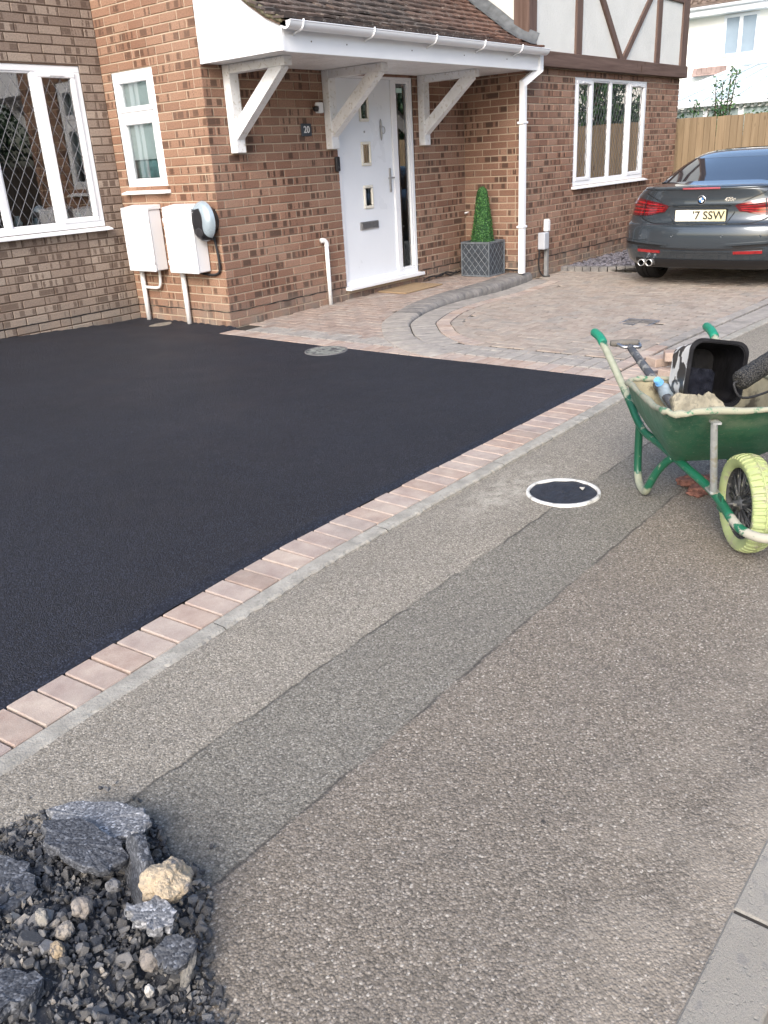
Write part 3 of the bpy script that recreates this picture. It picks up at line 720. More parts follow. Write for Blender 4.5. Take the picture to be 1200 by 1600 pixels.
# ---- porch canopy
PX0, PX1 = 5.305, 9.36
roofp = [(5.085, 2.392), (5.16, 2.416), (5.30, 2.475), (5.48, 2.585), (6.13, 3.058), (6.4, 3.254)]
def rz(y):
    for (a, b), (c, d) in zip(roofp, roofp[1:]):
        if y <= c: return b+(d-b)*(y-a)/(c-a)
    return roofp[-1][1]
g = MB(); pts = [(5.165, 2.195), (5.165, 2.372)] + [(y_, z_-.045) for y_, z_ in roofp[1:5]] + [(6.128, 2.195)]
g.prism(pts, PX0-.012, PX0+.012, axis=0); ck = g.build('canopy_cheek', M['upvc'], house)
for k in range(6): g = MB(); g.box((PX0-.0155, 6.128-.03, 2.26+k*.1), (PX0-.0125, 6.128-.0, 2.263+k*.1)); g.build('joint_mark', M['upvc_old'], ck)
g = MB(); g.box((PX0-.018, 5.150, 2.19), (PX0+.018, 5.168, 2.375), 0, .003); g.build('cheek_trim', M['upvc'], ck)
g = MB(); g.box((PX0+.013, 5.155, 2.185), (PX1, 5.175, 2.345), 0, .003); fa_ = g.build('fascia', M['upvc'], house)
for x_ in (5.62, 6.05, 6.95, 7.8, 8.6): g = MB(); g.lathe([(0,0),(.006,0),(.005,.003),(0,.003)], M=Matrix.Translation((x_, 5.155, 2.27)) @ Matrix.Rotation(rad(90), 4, 'X'), seg=8); g.build('fixing_screw', simple('rusty_screw', (.12,.07,.05), .7), fa_)
g = MB(); n_ = 10
for k in range(n_):
    a = 5.177 + k*(6.125-5.177)/n_; g.box((PX0+.013, a+.003, 2.198), (PX1-.02, a+(6.125-5.177)/n_-.003, 2.206), 0, .002)
    g.box((PX0+.013, a-.003, 2.203), (PX1-.02, a+.003, 2.207))
g.box((PX0+.013, 5.177, 2.208), (PX1-.1, 6.125, 2.222)); sf = g.build('soffit', M['upvc_old'], house)
# gutter (half round, with stop end) and its brackets
def gutter():
    mb = MB(); r = .056; cy, cz = 5.093, 2.385; N = 14; vs = []; fs = []
    for x_ in (PX0-.03, PX1-.05):
        for k in range(N+1):
            a = math.pi + math.pi*k/N
            for q in (r, r-.004): vs.append((x_, cy+q*math.cos(a), cz+q*math.sin(a)*1.0))
    n2 = 2*(N+1)
    for k in range(N):
        a = 2*k; fs += [(a, a+2, n2+a+2, n2+a), (a+1, n2+a+1, n2+a+3, a+3)]
    for b_ in (0, 2*N): fs.append((b_, b_+1, n2+b_+1, n2+b_))
    fs.append(tuple(range(0, n2, 2))); fs.append(tuple(range(n2, 2*n2, 2)))
    mb.add(vs, fs, 0, True); mb.tube([(PX0-.03, cy-r, cz), (PX1-.05, cy-r, cz)], .005, 6); return mb.build('gutter', M['upvc'], house, auto=40)
gu = gutter()
for x_ in (5.42, 6.28, 7.18, 8.0, 8.72):
    g = MB(); g.tube([(x_, 5.16, 2.30), (x_, 5.12, 2.32)] + [(x_, 5.093+.061*math.cos(a), 2.385+.061*math.sin(a)) for a in [math.pi*1.5-i*math.pi/10 for i in range(0, 6)]] + [(x_, 5.035, 2.398)], .008, 6); g.build('gutter_bracket', M['upvc'], gu)
# roof tiles
def tile_mat():
    n = NT('weathered_roof_tile'); v = n.coord(); sp = n.n('ShaderNodeSeparateColor', i_0=n.attr().outputs[0]); r = sp.outputs[0]; xx = n.sep(v).outputs[0]
    c = n.ramp(r, [(0, (.055,.045,.042)), (.5, (.085,.066,.058)), (1, (.12,.085,.07))])
    c = n.mix(n.math('MULTIPLY', n.mr(n.math('ADD', xx, n.math('MULTIPLY', n.noise(v, 1.8), 2.)), 8.3, 9.8), .42), c, (.26,.115,.07))
    c = n.mix(n.mr(n.noise(v, 22., 5., .7), .56, .68, 0., .75), c, (.36,.34,.31))
    c = n.mix(n.mr(n.noise(v, 9., 5., .7), .5, .65, 0., .5), c, (.05,.045,.04))
    n.set(Base_Color=c, Roughness=.95); n.bump(n.noise(v, 110., 4., .7), .8, .005); return n.mat
g = MB(); yy = 5.075; row = 0
while yy < 6.2:
    s0 = (rz(yy+.1)-rz(yy))/.1; le = .125; L_ = math.sqrt(1+s0*s0); xx = PX0-.055 - (row % 2)*.083
    while xx < PX1-.10:
        a0, a1 = max(xx, PX0-.055)+.0015, min(xx+.165, 9.262)-.0015
        if a1-a0 > .03:
            lf = R.gauss(0, .0022); tw = R.gauss(0, .0022)
            def TF(u, v, s0=s0, a0=a0, a1=a1, lf=lf, tw=tw):
                X_ = a0+(a1-a0)*u; Y_ = yy+(le*v)/L_; return (X_, Y_, rz(yy)+s0*(Y_-yy) + .026*(1-v) + lf + tw*(u-.5)*2 + .004*(1-(2*u-1)**2))
            base = len(g.v); top = [TF(u/4, v) for v in (0, 1) for u in range(5)]; bot = [(p[0], p[1]+.004, p[2]-.016) for p in top]
            fs = [(i, i+1, i+6, i+5) for i in range(4)] + [(i, i+10, i+11, i+1) for i in range(4)] + [(0,5,15,10), (4,14,19,9)]
            g.add(top+bot, fs, 0, False, (R.random(), R.random(), 0, 1))
        xx += .165
    yy += .1/math.sqrt(1+s0*s0)*1.0; row += 1
cr = g.build('canopy_roof', tile_mat(), house)
g = MB(); g.prism([(y_, z_-.006) for y_, z_ in roofp[:5]] + [(y_, z_-.05) for y_, z_ in reversed(roofp[:5])], PX0-.03, PX1-.11, axis=0); g.build('roof_underlay', M['mortA'], cr)
g = MB()                                                             # mossy mortar verge above the cheek
for k in range(26):
    y_ = 5.12+k*.04; g.tube([(PX0-.02, y_, rz(y_)-.012+R.gauss(0,.004)), (PX0-.02, y_+.05, rz(y_+.05)-.012+R.gauss(0,.004))], .022+R.random()*.006, 6)
g.build('verge_mortar', simple('mossy_mortar', (.14,.13,.08), .95, var=.4, vs=25., bump=1.), cr)
g = MB()                                                             # lead flashing stepping up the side wall
def FL(u, v): y_ = 5.13+1.05*u; return (9.246-.17*(1-v)*1.0 + (.0 if v > .45 else 0), y_, rz(y_)+.030+.002*math.sin(u*17) + (.0 if v < .5 else (v-.5)*.22))
g.grid(FL, 30, 6); fl = g.build('flashing', simple('grey_lead_flashing', (.11,.12,.13), .55, .2, var=.3, vs=14., bump=.3), cr, fix=False)
# brackets
def bracket(xc, w=.085):
    a, b = xc-w/2, xc+w/2
    g = MB(); g.box((a-.012, 6.045, 1.50), (b+.012, 6.128, 2.197), 0, .004); o = g.build('canopy_bracket', M['upvc_old'], house)
    g = MB(); g.box((a-.004, 5.385, 2.125), (b+.004, 6.044, 2.196), 0, .004); g.build('bracket_arm', M['upvc_old'], o)
    g = MB(); p = [(6.044, 1.575), (6.044, 1.715), (5.35, 2.119), (5.22, 2.119), (5.21, 2.085)]
    p = [(6.044, 1.605), (6.044, 1.745), (5.575, 2.124), (5.43, 2.124), (5.43, 2.105)]
    g.prism(p, a, b, axis=0); g.build('bracket_strut', M['upvc_old'], o)
    return o
for xc in (5.575, 6.835, 8.385): bracket(xc)
# ---- downpipe
g = MB(); dxp, dyp = 9.135, 5.268
g.box((dxp-.033, dyp-.033, .03), (dxp+.033, dyp+.033, 2.10), 0, .006)
dp = g.build('downpipe', M['upvc'], house)
g = MB(); s = .034
def sq_sweep(mb, pts, s):
    for p, q in zip(pts, pts[1:]):
        p, q = Vector(p), Vector(q); d = (q-p).normalized(); u = d.cross(Vector((0,0,1)) if abs(d.z) < .9 else Vector((0,1,0))).normalized()*s; v = d.cross(u).normalized()*s
        e = d*s*.4; vs = [p-e-u-v, p-e+u-v, p-e+u+v, p-e-u+v, q+e-u-v, q+e+u-v, q+e+u+v, q+e-u+v]
        mb.add(vs, [(0,1,2,3), (4,5,6,7), (0,1,5,4), (1,2,6,5), (2,3,7,6), (3,0,4,7)])
sq_sweep(g, [(dxp, dyp, 2.07), (dxp+.17, dyp-.10, 2.20), (dxp+.17, dyp-.10, 2.335)], .036); g.build('swan_neck', M['upvc'], dp)
for z_ in (.55, 1.66): g = MB(); g.box((dxp-.055, dyp-.04, z_), (dxp+.055, dyp+.044, z_+.025), 0, .004); g.build('pipe_clip', M['upvc'], dp)
# ---- upper storey: render and brown timbers
rend = NT('white_roughcast'); v = rend.coord(); rend.set(Base_Color=rend.mix(rend.noise(v, 3., 5.), (.60,.61,.58), (.74,.75,.72)), Roughness=.95); rend.bump(rend.noise(v, 38., 4., .7), .7, .012)
M['render'] = rend.mat
M['timber'] = wood_mat('brown_stained_timber', (.10,.062,.05), (.17,.115,.095), axis=0, scale=.8)
M['timber_v'] = wood_mat('brown_stained_upright', (.10,.062,.05), (.17,.115,.095), axis=2, scale=.8)
g = MB(); g.box((9.26, yE-.035, 2.30), (HX+.03, yE+.14, 5.4)); g.box((9.262, yE+.141, 2.34), (9.40, 8.0, 5.4)); g.box((5.285, 6.16, 3.3), (9.26, 6.3, 5.4)); ur = g.build('rendered_wall', M['render'], house)
g = MB(); g.box((9.24, yE-.085, 2.248), (HX+.06, yE+.02, 2.405), 0, .006); g.build('timber_beam', M['timber'], house)
def timb(x0, x1, z0=2.406, z1=5.3): g = MB(); g.box((x0, yE-.062, z0), (x1, yE-.030, z1), 0, .005); return g.build('timber_post', M['timber_v'], house)
for a, b in ((9.235, 9.40), (10.345, 10.50), (12.735, 12.885), (13.66, HX+.045)): timb(a, b)
g = MB(); g.box((9.222, yE-.06, 2.43), (9.255, yE+.13, 5.3), 0, .004); g.build('timber_post', M['timber_v'], house)
for (xa, xb) in ((11.62, 10.93), (11.70, 12.44)):
    g = MB(); z0_, z1_ = 2.406, 3.12; w_ = .12
    k = (xb-xa)/(z1_-z0_); g.prism([(xa-w_/2, z0_), (xa+w_/2, z0_), (xa+w_/2+k*1.6, z0_+1.6), (xa-w_/2+k*1.6, z0_+1.6)], yE-.070+(0 if xb < xa else .006), yE-.031, axis=1); g.build('timber_brace', M['timber_v'], house)
g = MB(); g.box((12.886, yE-.058, 3.20), (13.659, yE-.031, 3.34), 0, .004); g.build('timber_rail', M['timber'], house)
# main roof over the house (out of frame, seen in reflections and shading the upper walls)
g = MB(); g.prism([(yE-.35, 5.3), (8.9, 7.6), (12.3, 5.3)], 5.0, HX+.3, axis=0); g.build('out_of_frame_main_roof', simple('out_of_frame_roof_tiles', (.10,.075,.065), .9, var=.3, vs=20.), house)
# ------------------------------------------------------------------ things on the walls
def meter_box(y0, y1, z0, z1, label, lock_left):
    t = thing('meter_box', (xB, (y0+y1)/2, z0), label, 'meter box', 'meter boxes on the wall'); x1 = xB-.004; x0 = x1-.135
    g = MB(); g.box((x0, y0+.01, z0+.006), (x1, y1-.01, z1-.035), 0, .008); g.prism([(x0-.012, z1-.034), (x0-.012, z1-.016), (x1, z1+.004), (x1, z1-.034)], y0, y1, axis=1); g.build('cabinet', M['upvc'], t)
    g = MB(); g.box((x0-.022, y0+.004, z0), (x0-.002, y1-.004, z1-.037), 0, .006); d = g.build('door', M['upvc'], t)
    ly = y1-.05 if lock_left else y0+.05
    g = MB(); g.lathe([(0, 0), (.009, 0), (.007, .004), (0, .004)], M=Matrix.Translation((x0-.0215, ly, z0+.24)) @ Matrix.Rotation(rad(-90), 4, 'Y'), seg=12); g.build('lock', M['steel'], d)
    hy = y0+.006 if lock_left else y1-.006
    for z_ in (z0+.09, z1-.13): g = MB(); g.tube([(x0-.020, hy, z_-.02), (x0-.020, hy, z_+.02)], .006, 8); g.build('hinge', M['upvc'], d)
    return t
b1 = meter_box(6.93, 7.35, .505, 1.10, 'white meter box nearer the inner corner, with a side branch on its pipe', True)
b2 = meter_box(6.305, 6.72, .505, 1.10, 'white meter box partly behind the round car charger', False)
M['pipe'] = simple('white_pipe', (.74,.75,.76), .35, var=.05, vs=5., dirt=((.5,.5,.48), .0, 26.))
g = MB(); g.tube([(5.245, 7.325, .52), (5.245, 7.325, -.02)], .024, 16); g.build('conduit', M['pipe'], b1)
g = MB(); g.tube([(5.245, 7.045, .52), (5.245, 7.045, .43), (5.245, 7.06, .37), (5.245, 7.11, .335), (5.245, 7.31, .335)], .014, 12, sub=4); g.build('branch_pipe', M['pipe'], b1)
g = MB(); g.tube([(5.245, 6.69, .52), (5.245, 6.69, -.02)], .024, 16); g.build('conduit', M['pipe'], b2)
# egg-shaped car charger
t = thing('car_charger', (xB, 6.235, .95), 'egg-shaped grey and black electric car charger on the brick corner', 'car charger')
EY, EZ = 6.225, .958
def egg_pt(y, z, off=0.):
    q = min(1., math.hypot((y-EY)/.145, (z-EZ)/.172)); c_ = q**(1/.6); return (xB-.085-.075*math.sqrt(max(0, 1-c_*c_))-off, y, z)
g = MB(); g.tube([(xB-.001, 0, 0), (xB-.06, 0, 0), (xB-.086, 0, 0)], [.098, .112, .140], 40); g.v = [(p[0], EY+p[1], EZ+p[2]*1.18) for p in g.v]; g.build('back_housing', M['black_plastic'], t, auto=40)
g = MB(); g.grid(lambda u, v: egg_pt(EY+.145*v**.7*math.cos(6.28319*u), EZ+.172*v**.7*math.sin(6.28319*u)), 56, 14); g.build('shell', simple('silver_blue_shell', (.36,.44,.50), .28, .25, var=.03, vs=3., coat=.3), t, fix=False)
g = MB()                                                             # black S-shaped face, slightly proud of the shell
def face_pt(u, v):
    z = EZ-.160+.272*v; left = EY+.137*math.sqrt(max(.0001, 1-((z-EZ)/.168)**2)); mid = EY-.098+.082*v+.020*math.sin(v*6.0); mid = min(mid, left-.003)
    if v > .86: left = mid+(left-mid)*math.sqrt(max(0, 1-((v-.86)/.14)**2))
    return egg_pt(left+(mid-left)*u, z, .0035)
g.grid(face_pt, 18, 30); g.build('face_panel', M['black_plastic'], t, fix=False)
g = MB(); g.tube([(xB-.135, 6.222, .868), (xB-.160, 6.222, .862), (xB-.167, 6.222, .861)], [.046,.046,.036], 24); g.build('socket_cover', simple('grey_black_plastic', (.03,.03,.034), .3), t, auto=40)
g = MB(); g.box((xB-.1560, 6.265, 1.035), (xB-.1535, 6.295, 1.040)); g.build('status_mark', simple('pale_print', (.5,.52,.55), .5), t)
g = MB(); g.tube([(xB-.03, 6.19, .82), (xB-.03, 6.175, .74), (xB-.025, 6.165, .62), (xB-.02, 6.18, .52), (xB-.02, 6.25, .485), (xB-.02, 6.36, .485), (xB-.03, 6.44, .50), (xB-.05, 6.47, .54)], .011, 10, sub=6); g.build('cable', M['rubber'], t)
# house number
def text_mesh(name, body, size, T, mat, parent, extrude=.001, shear=0., align='CENTER', bold=0.):
    cu = bpy.data.curves.new(name, 'FONT'); cu.body = body; cu.size = size; cu.extrude = extrude; cu.align_x = align; cu.align_y = 'CENTER'; cu.shear = shear; cu.offset = bold; cu.resolution_u = 4
    tmp = bpy.data.objects.new('tmp', cu); COL.objects.link(tmp); dg = bpy.context.evaluated_depsgraph_get(); me = bpy.data.meshes.new_from_object(tmp.evaluated_get(dg)); bpy.data.objects.remove(tmp); bpy.data.curves.remove(cu)
    me.transform(T); me.name = name; me.materials.clear(); me.materials.append(mat); o = bpy.data.objects.new(name, me); COL.objects.link(o); setpar(o, parent); return o
def face_T(loc, ex, ey):                                              # text lies in the plane ex (right) / ey (up)
    ex = Vector(ex).normalized(); ey = Vector(ey).normalized(); ez = ex.cross(ey)
    return Matrix(((ex.x, ey.x, ez.x, loc[0]), (ex.y, ey.y, ez.y, loc[1]), (ex.z, ey.z, ez.z, loc[2]), (0, 0, 0, 1)))
M['slate'] = simple('dark_slate', (.035,.045,.06), .5, var=.2, vs=30., bump=.3); M['white_paint'] = simple('white_lettering', (.75,.76,.76), .5, var=.03)
t = thing('house_number', (6.505, yC, 1.62), 'dark slate plaque with the white number 20 left of the front door', 'house sign')
g = MB(); g.box((6.435, yC-.014, 1.625), (6.575, yC-.002, 1.735), 0, .003); g.build('plaque', M['slate'], t)
text_mesh('digits', '20', .085, face_T((6.505, yC-.0150, 1.680), (1,0,0), (0,0,1)), M['white_paint'], t, bold=.001)
# wall lamp by the middle bracket
t = thing('security_lamp', (6.66, yC, 1.83), 'small white and black security lamp fixed beside the canopy bracket', 'wall lamp')
g = MB(); g.box((6.655, yC-.05, 1.825), (6.735, yC-.002, 1.92), 0, .008); g.build('back_box', M['upvc_old'], t)
g = MB(); g.tube([(6.655, yC-.04, 1.865), (6.63, yC-.05, 1.865)], .012, 8); g.lathe([(0,-.03),(.022,-.028),(.03,-.005),(.028,.015),(.0,.02)], c=(6.615, yC-.055, 1.865), seg=16); g.build('sensor_head', M['black_plastic'], t)
g = MB(); g.lathe([(0,0),(.024,.0),(.024,.012),(.012,.022),(0,.024)], c=(6.63, yC-.06, 1.888), seg=16); g.build('lamp_cap', M['upvc'], t)
t = thing('key_safe', (6.925, yC, 1.29), 'black door bell box on the brickwork at the edge of the front door', 'door bell')
g = MB(); g.box((6.882, yC-.032, 1.292), (6.944, yC-.002, 1.43), 0, .008); g.build('bell_case', M['black_plastic'], t)
g = MB(); g.lathe([(0,0),(.012,0),(.010,.004),(0,.004)], M=Matrix.Translation((6.913, yC-.031, 1.33)) @ Matrix.Rotation(rad(90), 4, 'X'), seg=14); g.build('bell_button', simple('grey_button', (.06,.06,.065), .4), t)
t.name = 'door_bell'
# white vent pipe with an elbow on top
t = thing('vent_pipe', (6.62, 6.09, 0), 'white vent pipe with an elbow top standing against the brick wall', 'pipe')
g = MB(); g.tube([(6.625, 6.085, -.01), (6.625, 6.085, .60)], .021, 16); g.build('pipe', M['pipe'], t)
g = MB(); g.tube([(6.625, 6.085, .59), (6.625, 6.085, .625), (6.600, 6.092, .652), (6.562, 6.10, .655)], .0245, 16, sub=4); g.build('elbow', M['pipe'], t)
g = MB(); g.tube([(xD+.02, 6.09, .722), (xD-.075, 6.09, .716)], .012, 10); o = g.build('overflow_pipe', M['pipe'], None, loc=(xD, 6.09, .72)); tag(o, 'short white overflow pipe poking out of the brick corner above the planter', 'pipe')
# grey service post beside the right wall
t = thing('service_post', (9.72, yE-.07, -.08), 'slim grey post with a pale box against the brickwork', 'post')
zb = gz(9.72, 5)
g = MB(); g.box((9.70, yE-.075, zb-.05), (9.748, yE-.030, .56), 0, .004); g.build('post', simple('galvanised_grey', (.30,.31,.32), .5, .4, var=.15, vs=20.), t)
g = MB(); g.box((9.692, yE-.083, .46), (9.756, yE-.022, .575), 0, .005); g.prism([(9.692,.576),(9.756,.576),(9.724,.60)], yE-.083, yE-.022, axis=1); g.build('post_cap', M['upvc_old'], t)
g = MB(); g.box((9.585, yE-.10, .255), (9.698, yE-.004, .45), 0, .008); g.build('switch_box', simple('pale_grey_box', (.42,.45,.50), .45, var=.05), t)
g = MB(); g.tube([(9.60, yE-.02, .256), (9.60, yE-.015, .10), (9.62, yE-.02, 0.0), (9.66, yE-.05, zb+.012), (9.70, yE-.12, zb+.010)], .009, 8, sub=5); g.build('cable', M['rubber'], t)
# black cable lying along the wall foot
g = MB(); g.tube([(8.30, 6.09, .045), (8.45, 6.09, .06), (8.6, 6.075, .045), (8.75, 6.09, .07), (8.9, 6.06, .04), (9.1, 6.08, .05), (9.21, 5.9, .05), (9.22, 5.6, .06), (9.22, 5.35, .05)], .009, 8, sub=6)
g.tube([(8.5, 6.08, .035), (8.65, 6.07, .07), (8.8, 6.06, .03), (8.95, 6.08, .055)], .008, 8, sub=6)
tag(g.build('garden_cable', M['rubber'], loc=(8.75, 6.08, .03)), 'thin black cable looped along the foot of the wall behind the planter', 'cable')
# ---- planter and topiary
t = thing('planter', (9.03, 5.745, .013), 'square dark grey planter with a raised lattice pattern', 'planter')
px0, px1, py0, py1, pz0, pz1 = 8.85, 9.215, 5.545, 5.945, .013, .405
M['planter'] = simple('leaden_planter', (.042,.052,.066), .55, var=.3, vs=12., bump=.3, bs=40.); M['planter_rib'] = simple('worn_lattice', (.13,.15,.17), .5, var=.3, vs=20.)
g = MB()
g.box((px0+.01, py0+.01, pz0), (px1-.01, py0+.025, pz1), 0, .003); g.box((px0+.01, py1-.025, pz0), (px1-.01, py1-.01, pz1), 0, .003)
g.box((px0+.01, py0+.026, pz0), (px0+.025, py1-.026, pz1)); g.box((px1-.025, py0+.026, pz0), (px1-.01, py1-.026, pz1)); g.box((px0+.012, py0+.012, pz0+.001), (px1-.012, py1-.012, pz0+.02))
g.build('tub', M['planter'], t)
g = MB()
Tl = Matrix(((0, 1, 0, px0+.009), (-1, 0, 0, 0), (0, 0, 1, 0), (0, 0, 0, 1))); Tf = Matrix.Translation((0, py0+.009, 0))
lattice(g, -py1+.01, -py0-.01, pz0+.02, pz1-.02, Tl, .088, .098, r=.0038, y=0); lattice(g, px0+.01, px1-.01, pz0+.02, pz1-.02, Tf, .088, .098, r=.0038, y=0)
rectframe(g, px0, px1, pz0, pz1, .018, -.008, .004, Tf); rectframe(g, -py1, -py0, pz0, pz1, .018, -.008, .004, Tl); g.box((px0-.001, py0+.0, pz1-.001), (px1, py0+.03, pz1+.008), 0, .003); g.box((px0-.001, py1-.03, pz1-.001), (px1, py1, pz1+.008), 0, .003); g.box((px0-.0005, py0+.03, pz1-.001), (px0+.03, py1-.03, pz1+.0075)); g.box((px1-.03, py0+.03, pz1-.001), (px1, py1-.03, pz1+.0075))
g.build('lattice', M['planter_rib'], t, fix=False)
g = MB(); g.grid(lambda u, v: (px0+.02+(px1-px0-.04)*u, py0+.02+(py1-py0-.04)*v, pz1-.03+.01*math.sin(u*9+v*7)), 8, 8); g.build('soil', simple('soil', (.03,.022,.016), .95, var=.4, vs=60., bump=1.), t)
def leaf_mat(name, c0, c1, c2, rough=.5, trans=.25):
    n = NT(name); r = n.n('ShaderNodeSeparateColor', i_0=n.attr().outputs[0]).outputs[0]
    n.set(Base_Color=n.ramp(r, [(0, c0), (.6, c1), (1, c2)]), Roughness=rough, Specular_IOR_Level=.4)
    n.b.inputs['Subsurface Weight'].default_value = 0; return n.mat
def leaves(mb, pts, size, norm=None, seed=0, fold=.3):
    rr = random.Random(seed)
    for i, p in enumerate(pts):
        p = Vector(p); s = size*(.6+.8*rr.random()); nn = Vector((rr.gauss(0,1), rr.gauss(0,1), rr.gauss(0,1))).normalized()
        if norm: nn = (nn*.8 + Vector(norm[i])).normalized()
        u = nn.orthogonal().normalized(); u = (Matrix.Rotation(rr.random()*6.28, 3, nn) @ u); v = nn.cross(u)
        c = (rr.random(), rr.random(), 0, 1)
        mb.add([p-u*s, p-v*s*.45+nn*s*fold*.3, p+u*s, p+v*s*.45+nn*s*fold*.3], [(0,1,2), (0,2,3)], 0, False, c)
t = thing('topiary', (9.03, 5.745, .38), 'clipped dark green topiary cone growing in the square planter', 'plant')
pts = []; nr = []; rr = random.Random(3)
for k in range(15000):
    h = rr.random()**1.2; a = rr.random()*6.283; r_ = (.138*(1-h)+.052*h)*(1 if h < .9 else math.sqrt(max(0, 1-((h-.9)/.10)**2)))*(1+rr.gauss(0,.045)-rr.random()**3*.30+(.16*rr.random() if rr.random() < .012 else 0)) * (1+.03*math.sin(a*3+h*9))
    pts.append((9.03+math.cos(a)*r_, 5.745+math.sin(a)*r_, .375+.64*h)); nr.append((math.cos(a), math.sin(a), .35))
g = MB(); leaves(g, pts, .0088, nr, 5); g.build('foliage', leaf_mat('box_leaf', (.010,.045,.016), (.03,.12,.035), (.16,.36,.10)), t, fix=False)
g = MB(); g.tube([(9.03, 5.745, .35), (9.03, 5.745, .95)], [.09, .03], 10); g.build('stem', simple('dark_twigs', (.02,.03,.015), .9), t)  # dark core inside the foliage
# ---- doormat
def mat_coir():
    n = NT('coir'); v = n.coord(); n.set(Base_Color=n.mix(n.noise(v, 180., 3.), (.22,.15,.085), (.42,.30,.18)), Roughness=.95); n.bump(n.noise(v, 260., 3.), 1., .006); return n.mat
g = MB(); T_ = Matrix.Translation((7.80, 5.93, .014)) @ Matrix.Rotation(rad(1), 4, 'Z'); g.box((-.36, -.20, 0), (.36, .20, .014), 0, .005, M=T_)
tag(g.build('doormat', mat_coir(), loc=(7.80, 5.93, .014)), 'plain coir doormat on the path below the front door', 'doormat')
# ---- covers
def disc(mb, c, r, z0, z1, seg=40, m=0, bev=.003):
    mb.lathe([(0, z1), (r-bev, z1), (r, z1-bev), (r, z0)], c=(c[0], c[1], 0), seg=seg, m=m, smooth=False)
mhc = (3.115, 1.582)
t = thing('manhole_cover', (mhc[0], mhc[1], 0), 'round tar-filled inspection cover with a white plastic ring', 'manhole cover')
g = MB(); g.lathe([(.1445, .000), (.1455, .010), (.1565, .0105), (.159, .007), (.161, -.01)], c=(*mhc, 0), seg=56); g.build('ring', simple('white_ring', (.58,.58,.56), .6, var=.08, vs=20., dirt=((.3,.3,.28), .3, 25.)), t)
g = MB(); rr = random.Random(9)
g.grid(lambda u, v: (mhc[0]+.145*(.02+.98*v)*math.cos(u*6.2832), mhc[1]+.145*(.02+.98*v)*math.sin(u*6.2832), .004+.003*math.sin(u*25.13+v*11)*math.sin(v*17)+.0015*math.sin(u*62.8)*v-(.003 if v > .95 else 0)), 64, 14)
g.build('lid', simple('tarry_lid', (.02,.023,.032), .55, var=.4, vs=40., bump=1., bs=110.), t)
g = MB(); g.prism([(3.165, 1.515), (3.195, 1.520), (3.185, 1.540)], .009, .013, axis=2); g.build('chip', simple('pale_chip', (.6,.58,.52), .8), t)
c2 = (4.868, 4.562)
g = MB(); disc(g, c2, .155, -.01, tz(*c2)+.004, 48); g.lathe([(.158, .0), (.158, tz(*c2)+.006), (.17, tz(*c2)+.006), (.172, 0)], c=(*c2, 0), seg=48, m=1)
t = g.build('inspection_lid', [simple('worn_grey_lid', (.20,.21,.19), .8, var=.3, vs=25., bump=1.2, bs=70., dirt=((.05,.05,.055), .4, 18.)), simple('lid_rim', (.12,.12,.12), .7)], None, loc=(*c2, 0)); tag(t, 'small round grey cover set into the edge of the black tarmac', 'manhole cover')
g = MB(); vs = []; c3 = (5.09, 6.93)
g.prism([(c3[0]+.12*math.cos(a)*(1+.15*math.sin(3*a)), c3[1]+.085*math.sin(a)) for a in [i*.314 for i in range(20)]], .0, tz(*c3)+.005, axis=2)
tag(g.build('gully_cover', simple('stone_cover', (.20,.18,.15), .9, var=.3, vs=30., bump=1.), loc=(*c3, 0)), 'small pale stone cover in the tarmac corner between the two meter boxes', 'drain cover')
t = thing('drain_cover', (7.055, 2.915, gz(7, 3)), 'recessed rectangular paved cover in the block drive', 'drain cover')
g = MB(); z = gz(7.05, 3)+.005
rectframe(g, 6.93, 7.18, 2.78, 3.05, .008, -.02+z, z+.001, Matrix(((1,0,0,0),(0,0,1,0),(0,1,0,0),(0,0,0,1)))); g.build('frame', M['steel'], t)
g = MB()
for i in range(2):
    for j in range(2): block(g, 6.993+i*.122, 2.851+j*.128, .118, .124, 0, z-.002)
g.build('infill', simple('damp_infill', (.14,.13,.12), .8, var=.3, vs=15., bump=.6), t)
g = MB(); g.grid(lambda u, v: (6.935+.24*u, 2.785+.26*v, z-.012), 1, 1); g.build('tray', M['joint'], t)
# ---- slate bed with block kerb by the car
BK = [(10.27, 5.28), (10.30, 4.95), (10.38, 4.65), (10.55, 4.42), (10.85, 4.30), (11.3, 4.28), (12, 4.28), (13.9, 4.28)]
def bz(x, y): return gz(x, y)
g = MB()
for p, tt in resample(BK, .102):
    block(g, p.x, p.y, .100, .12, math.atan2(tt.y, tt.x), gz(p.x, p.y)+.058, 0, h=.12, gap=.005)
struct(g.build('bed_kerb', M['kerb_block']))
g = MB(); rr = random.Random(12); g.grid(lambda u, v: (10.3+3.5*u, 4.34+.97*v, -.055+.012*math.sin(u*40)*math.sin(v*13)), 30, 10, m=0)
for k in range(2600):
    x_ = 10.34+rr.random()**1.3*3.4; y_ = 4.36+rr.random()*.93
    if x_ < 10.36+.0 + max(0, (4.95-y_))*.55: continue
    s = .014+.02*rr.random(); T_ = Matrix.Translation((x_, y_, -.04+.012*rr.random())) @ Euler((rr.gauss(0,.35), rr.gauss(0,.35), rr.random()*6.28)).to_matrix().to_4x4()
    g.box((-s, -s*.6, -.003), (s, s*.6, .003), 1, 0, (rr.random(), 0, 0, 1), M=T_)
nn = NT('slate_chip'); nn.set(Base_Color=nn.ramp(nn.n('ShaderNodeSeparateColor', i_0=nn.attr().outputs[0]).outputs[0], [(0, (.06,.06,.075)), (1, (.22,.21,.24))]), Roughness=.6)
tag(g.build('slate_chippings', [M['joint'], nn.mat]), kind='stuff')
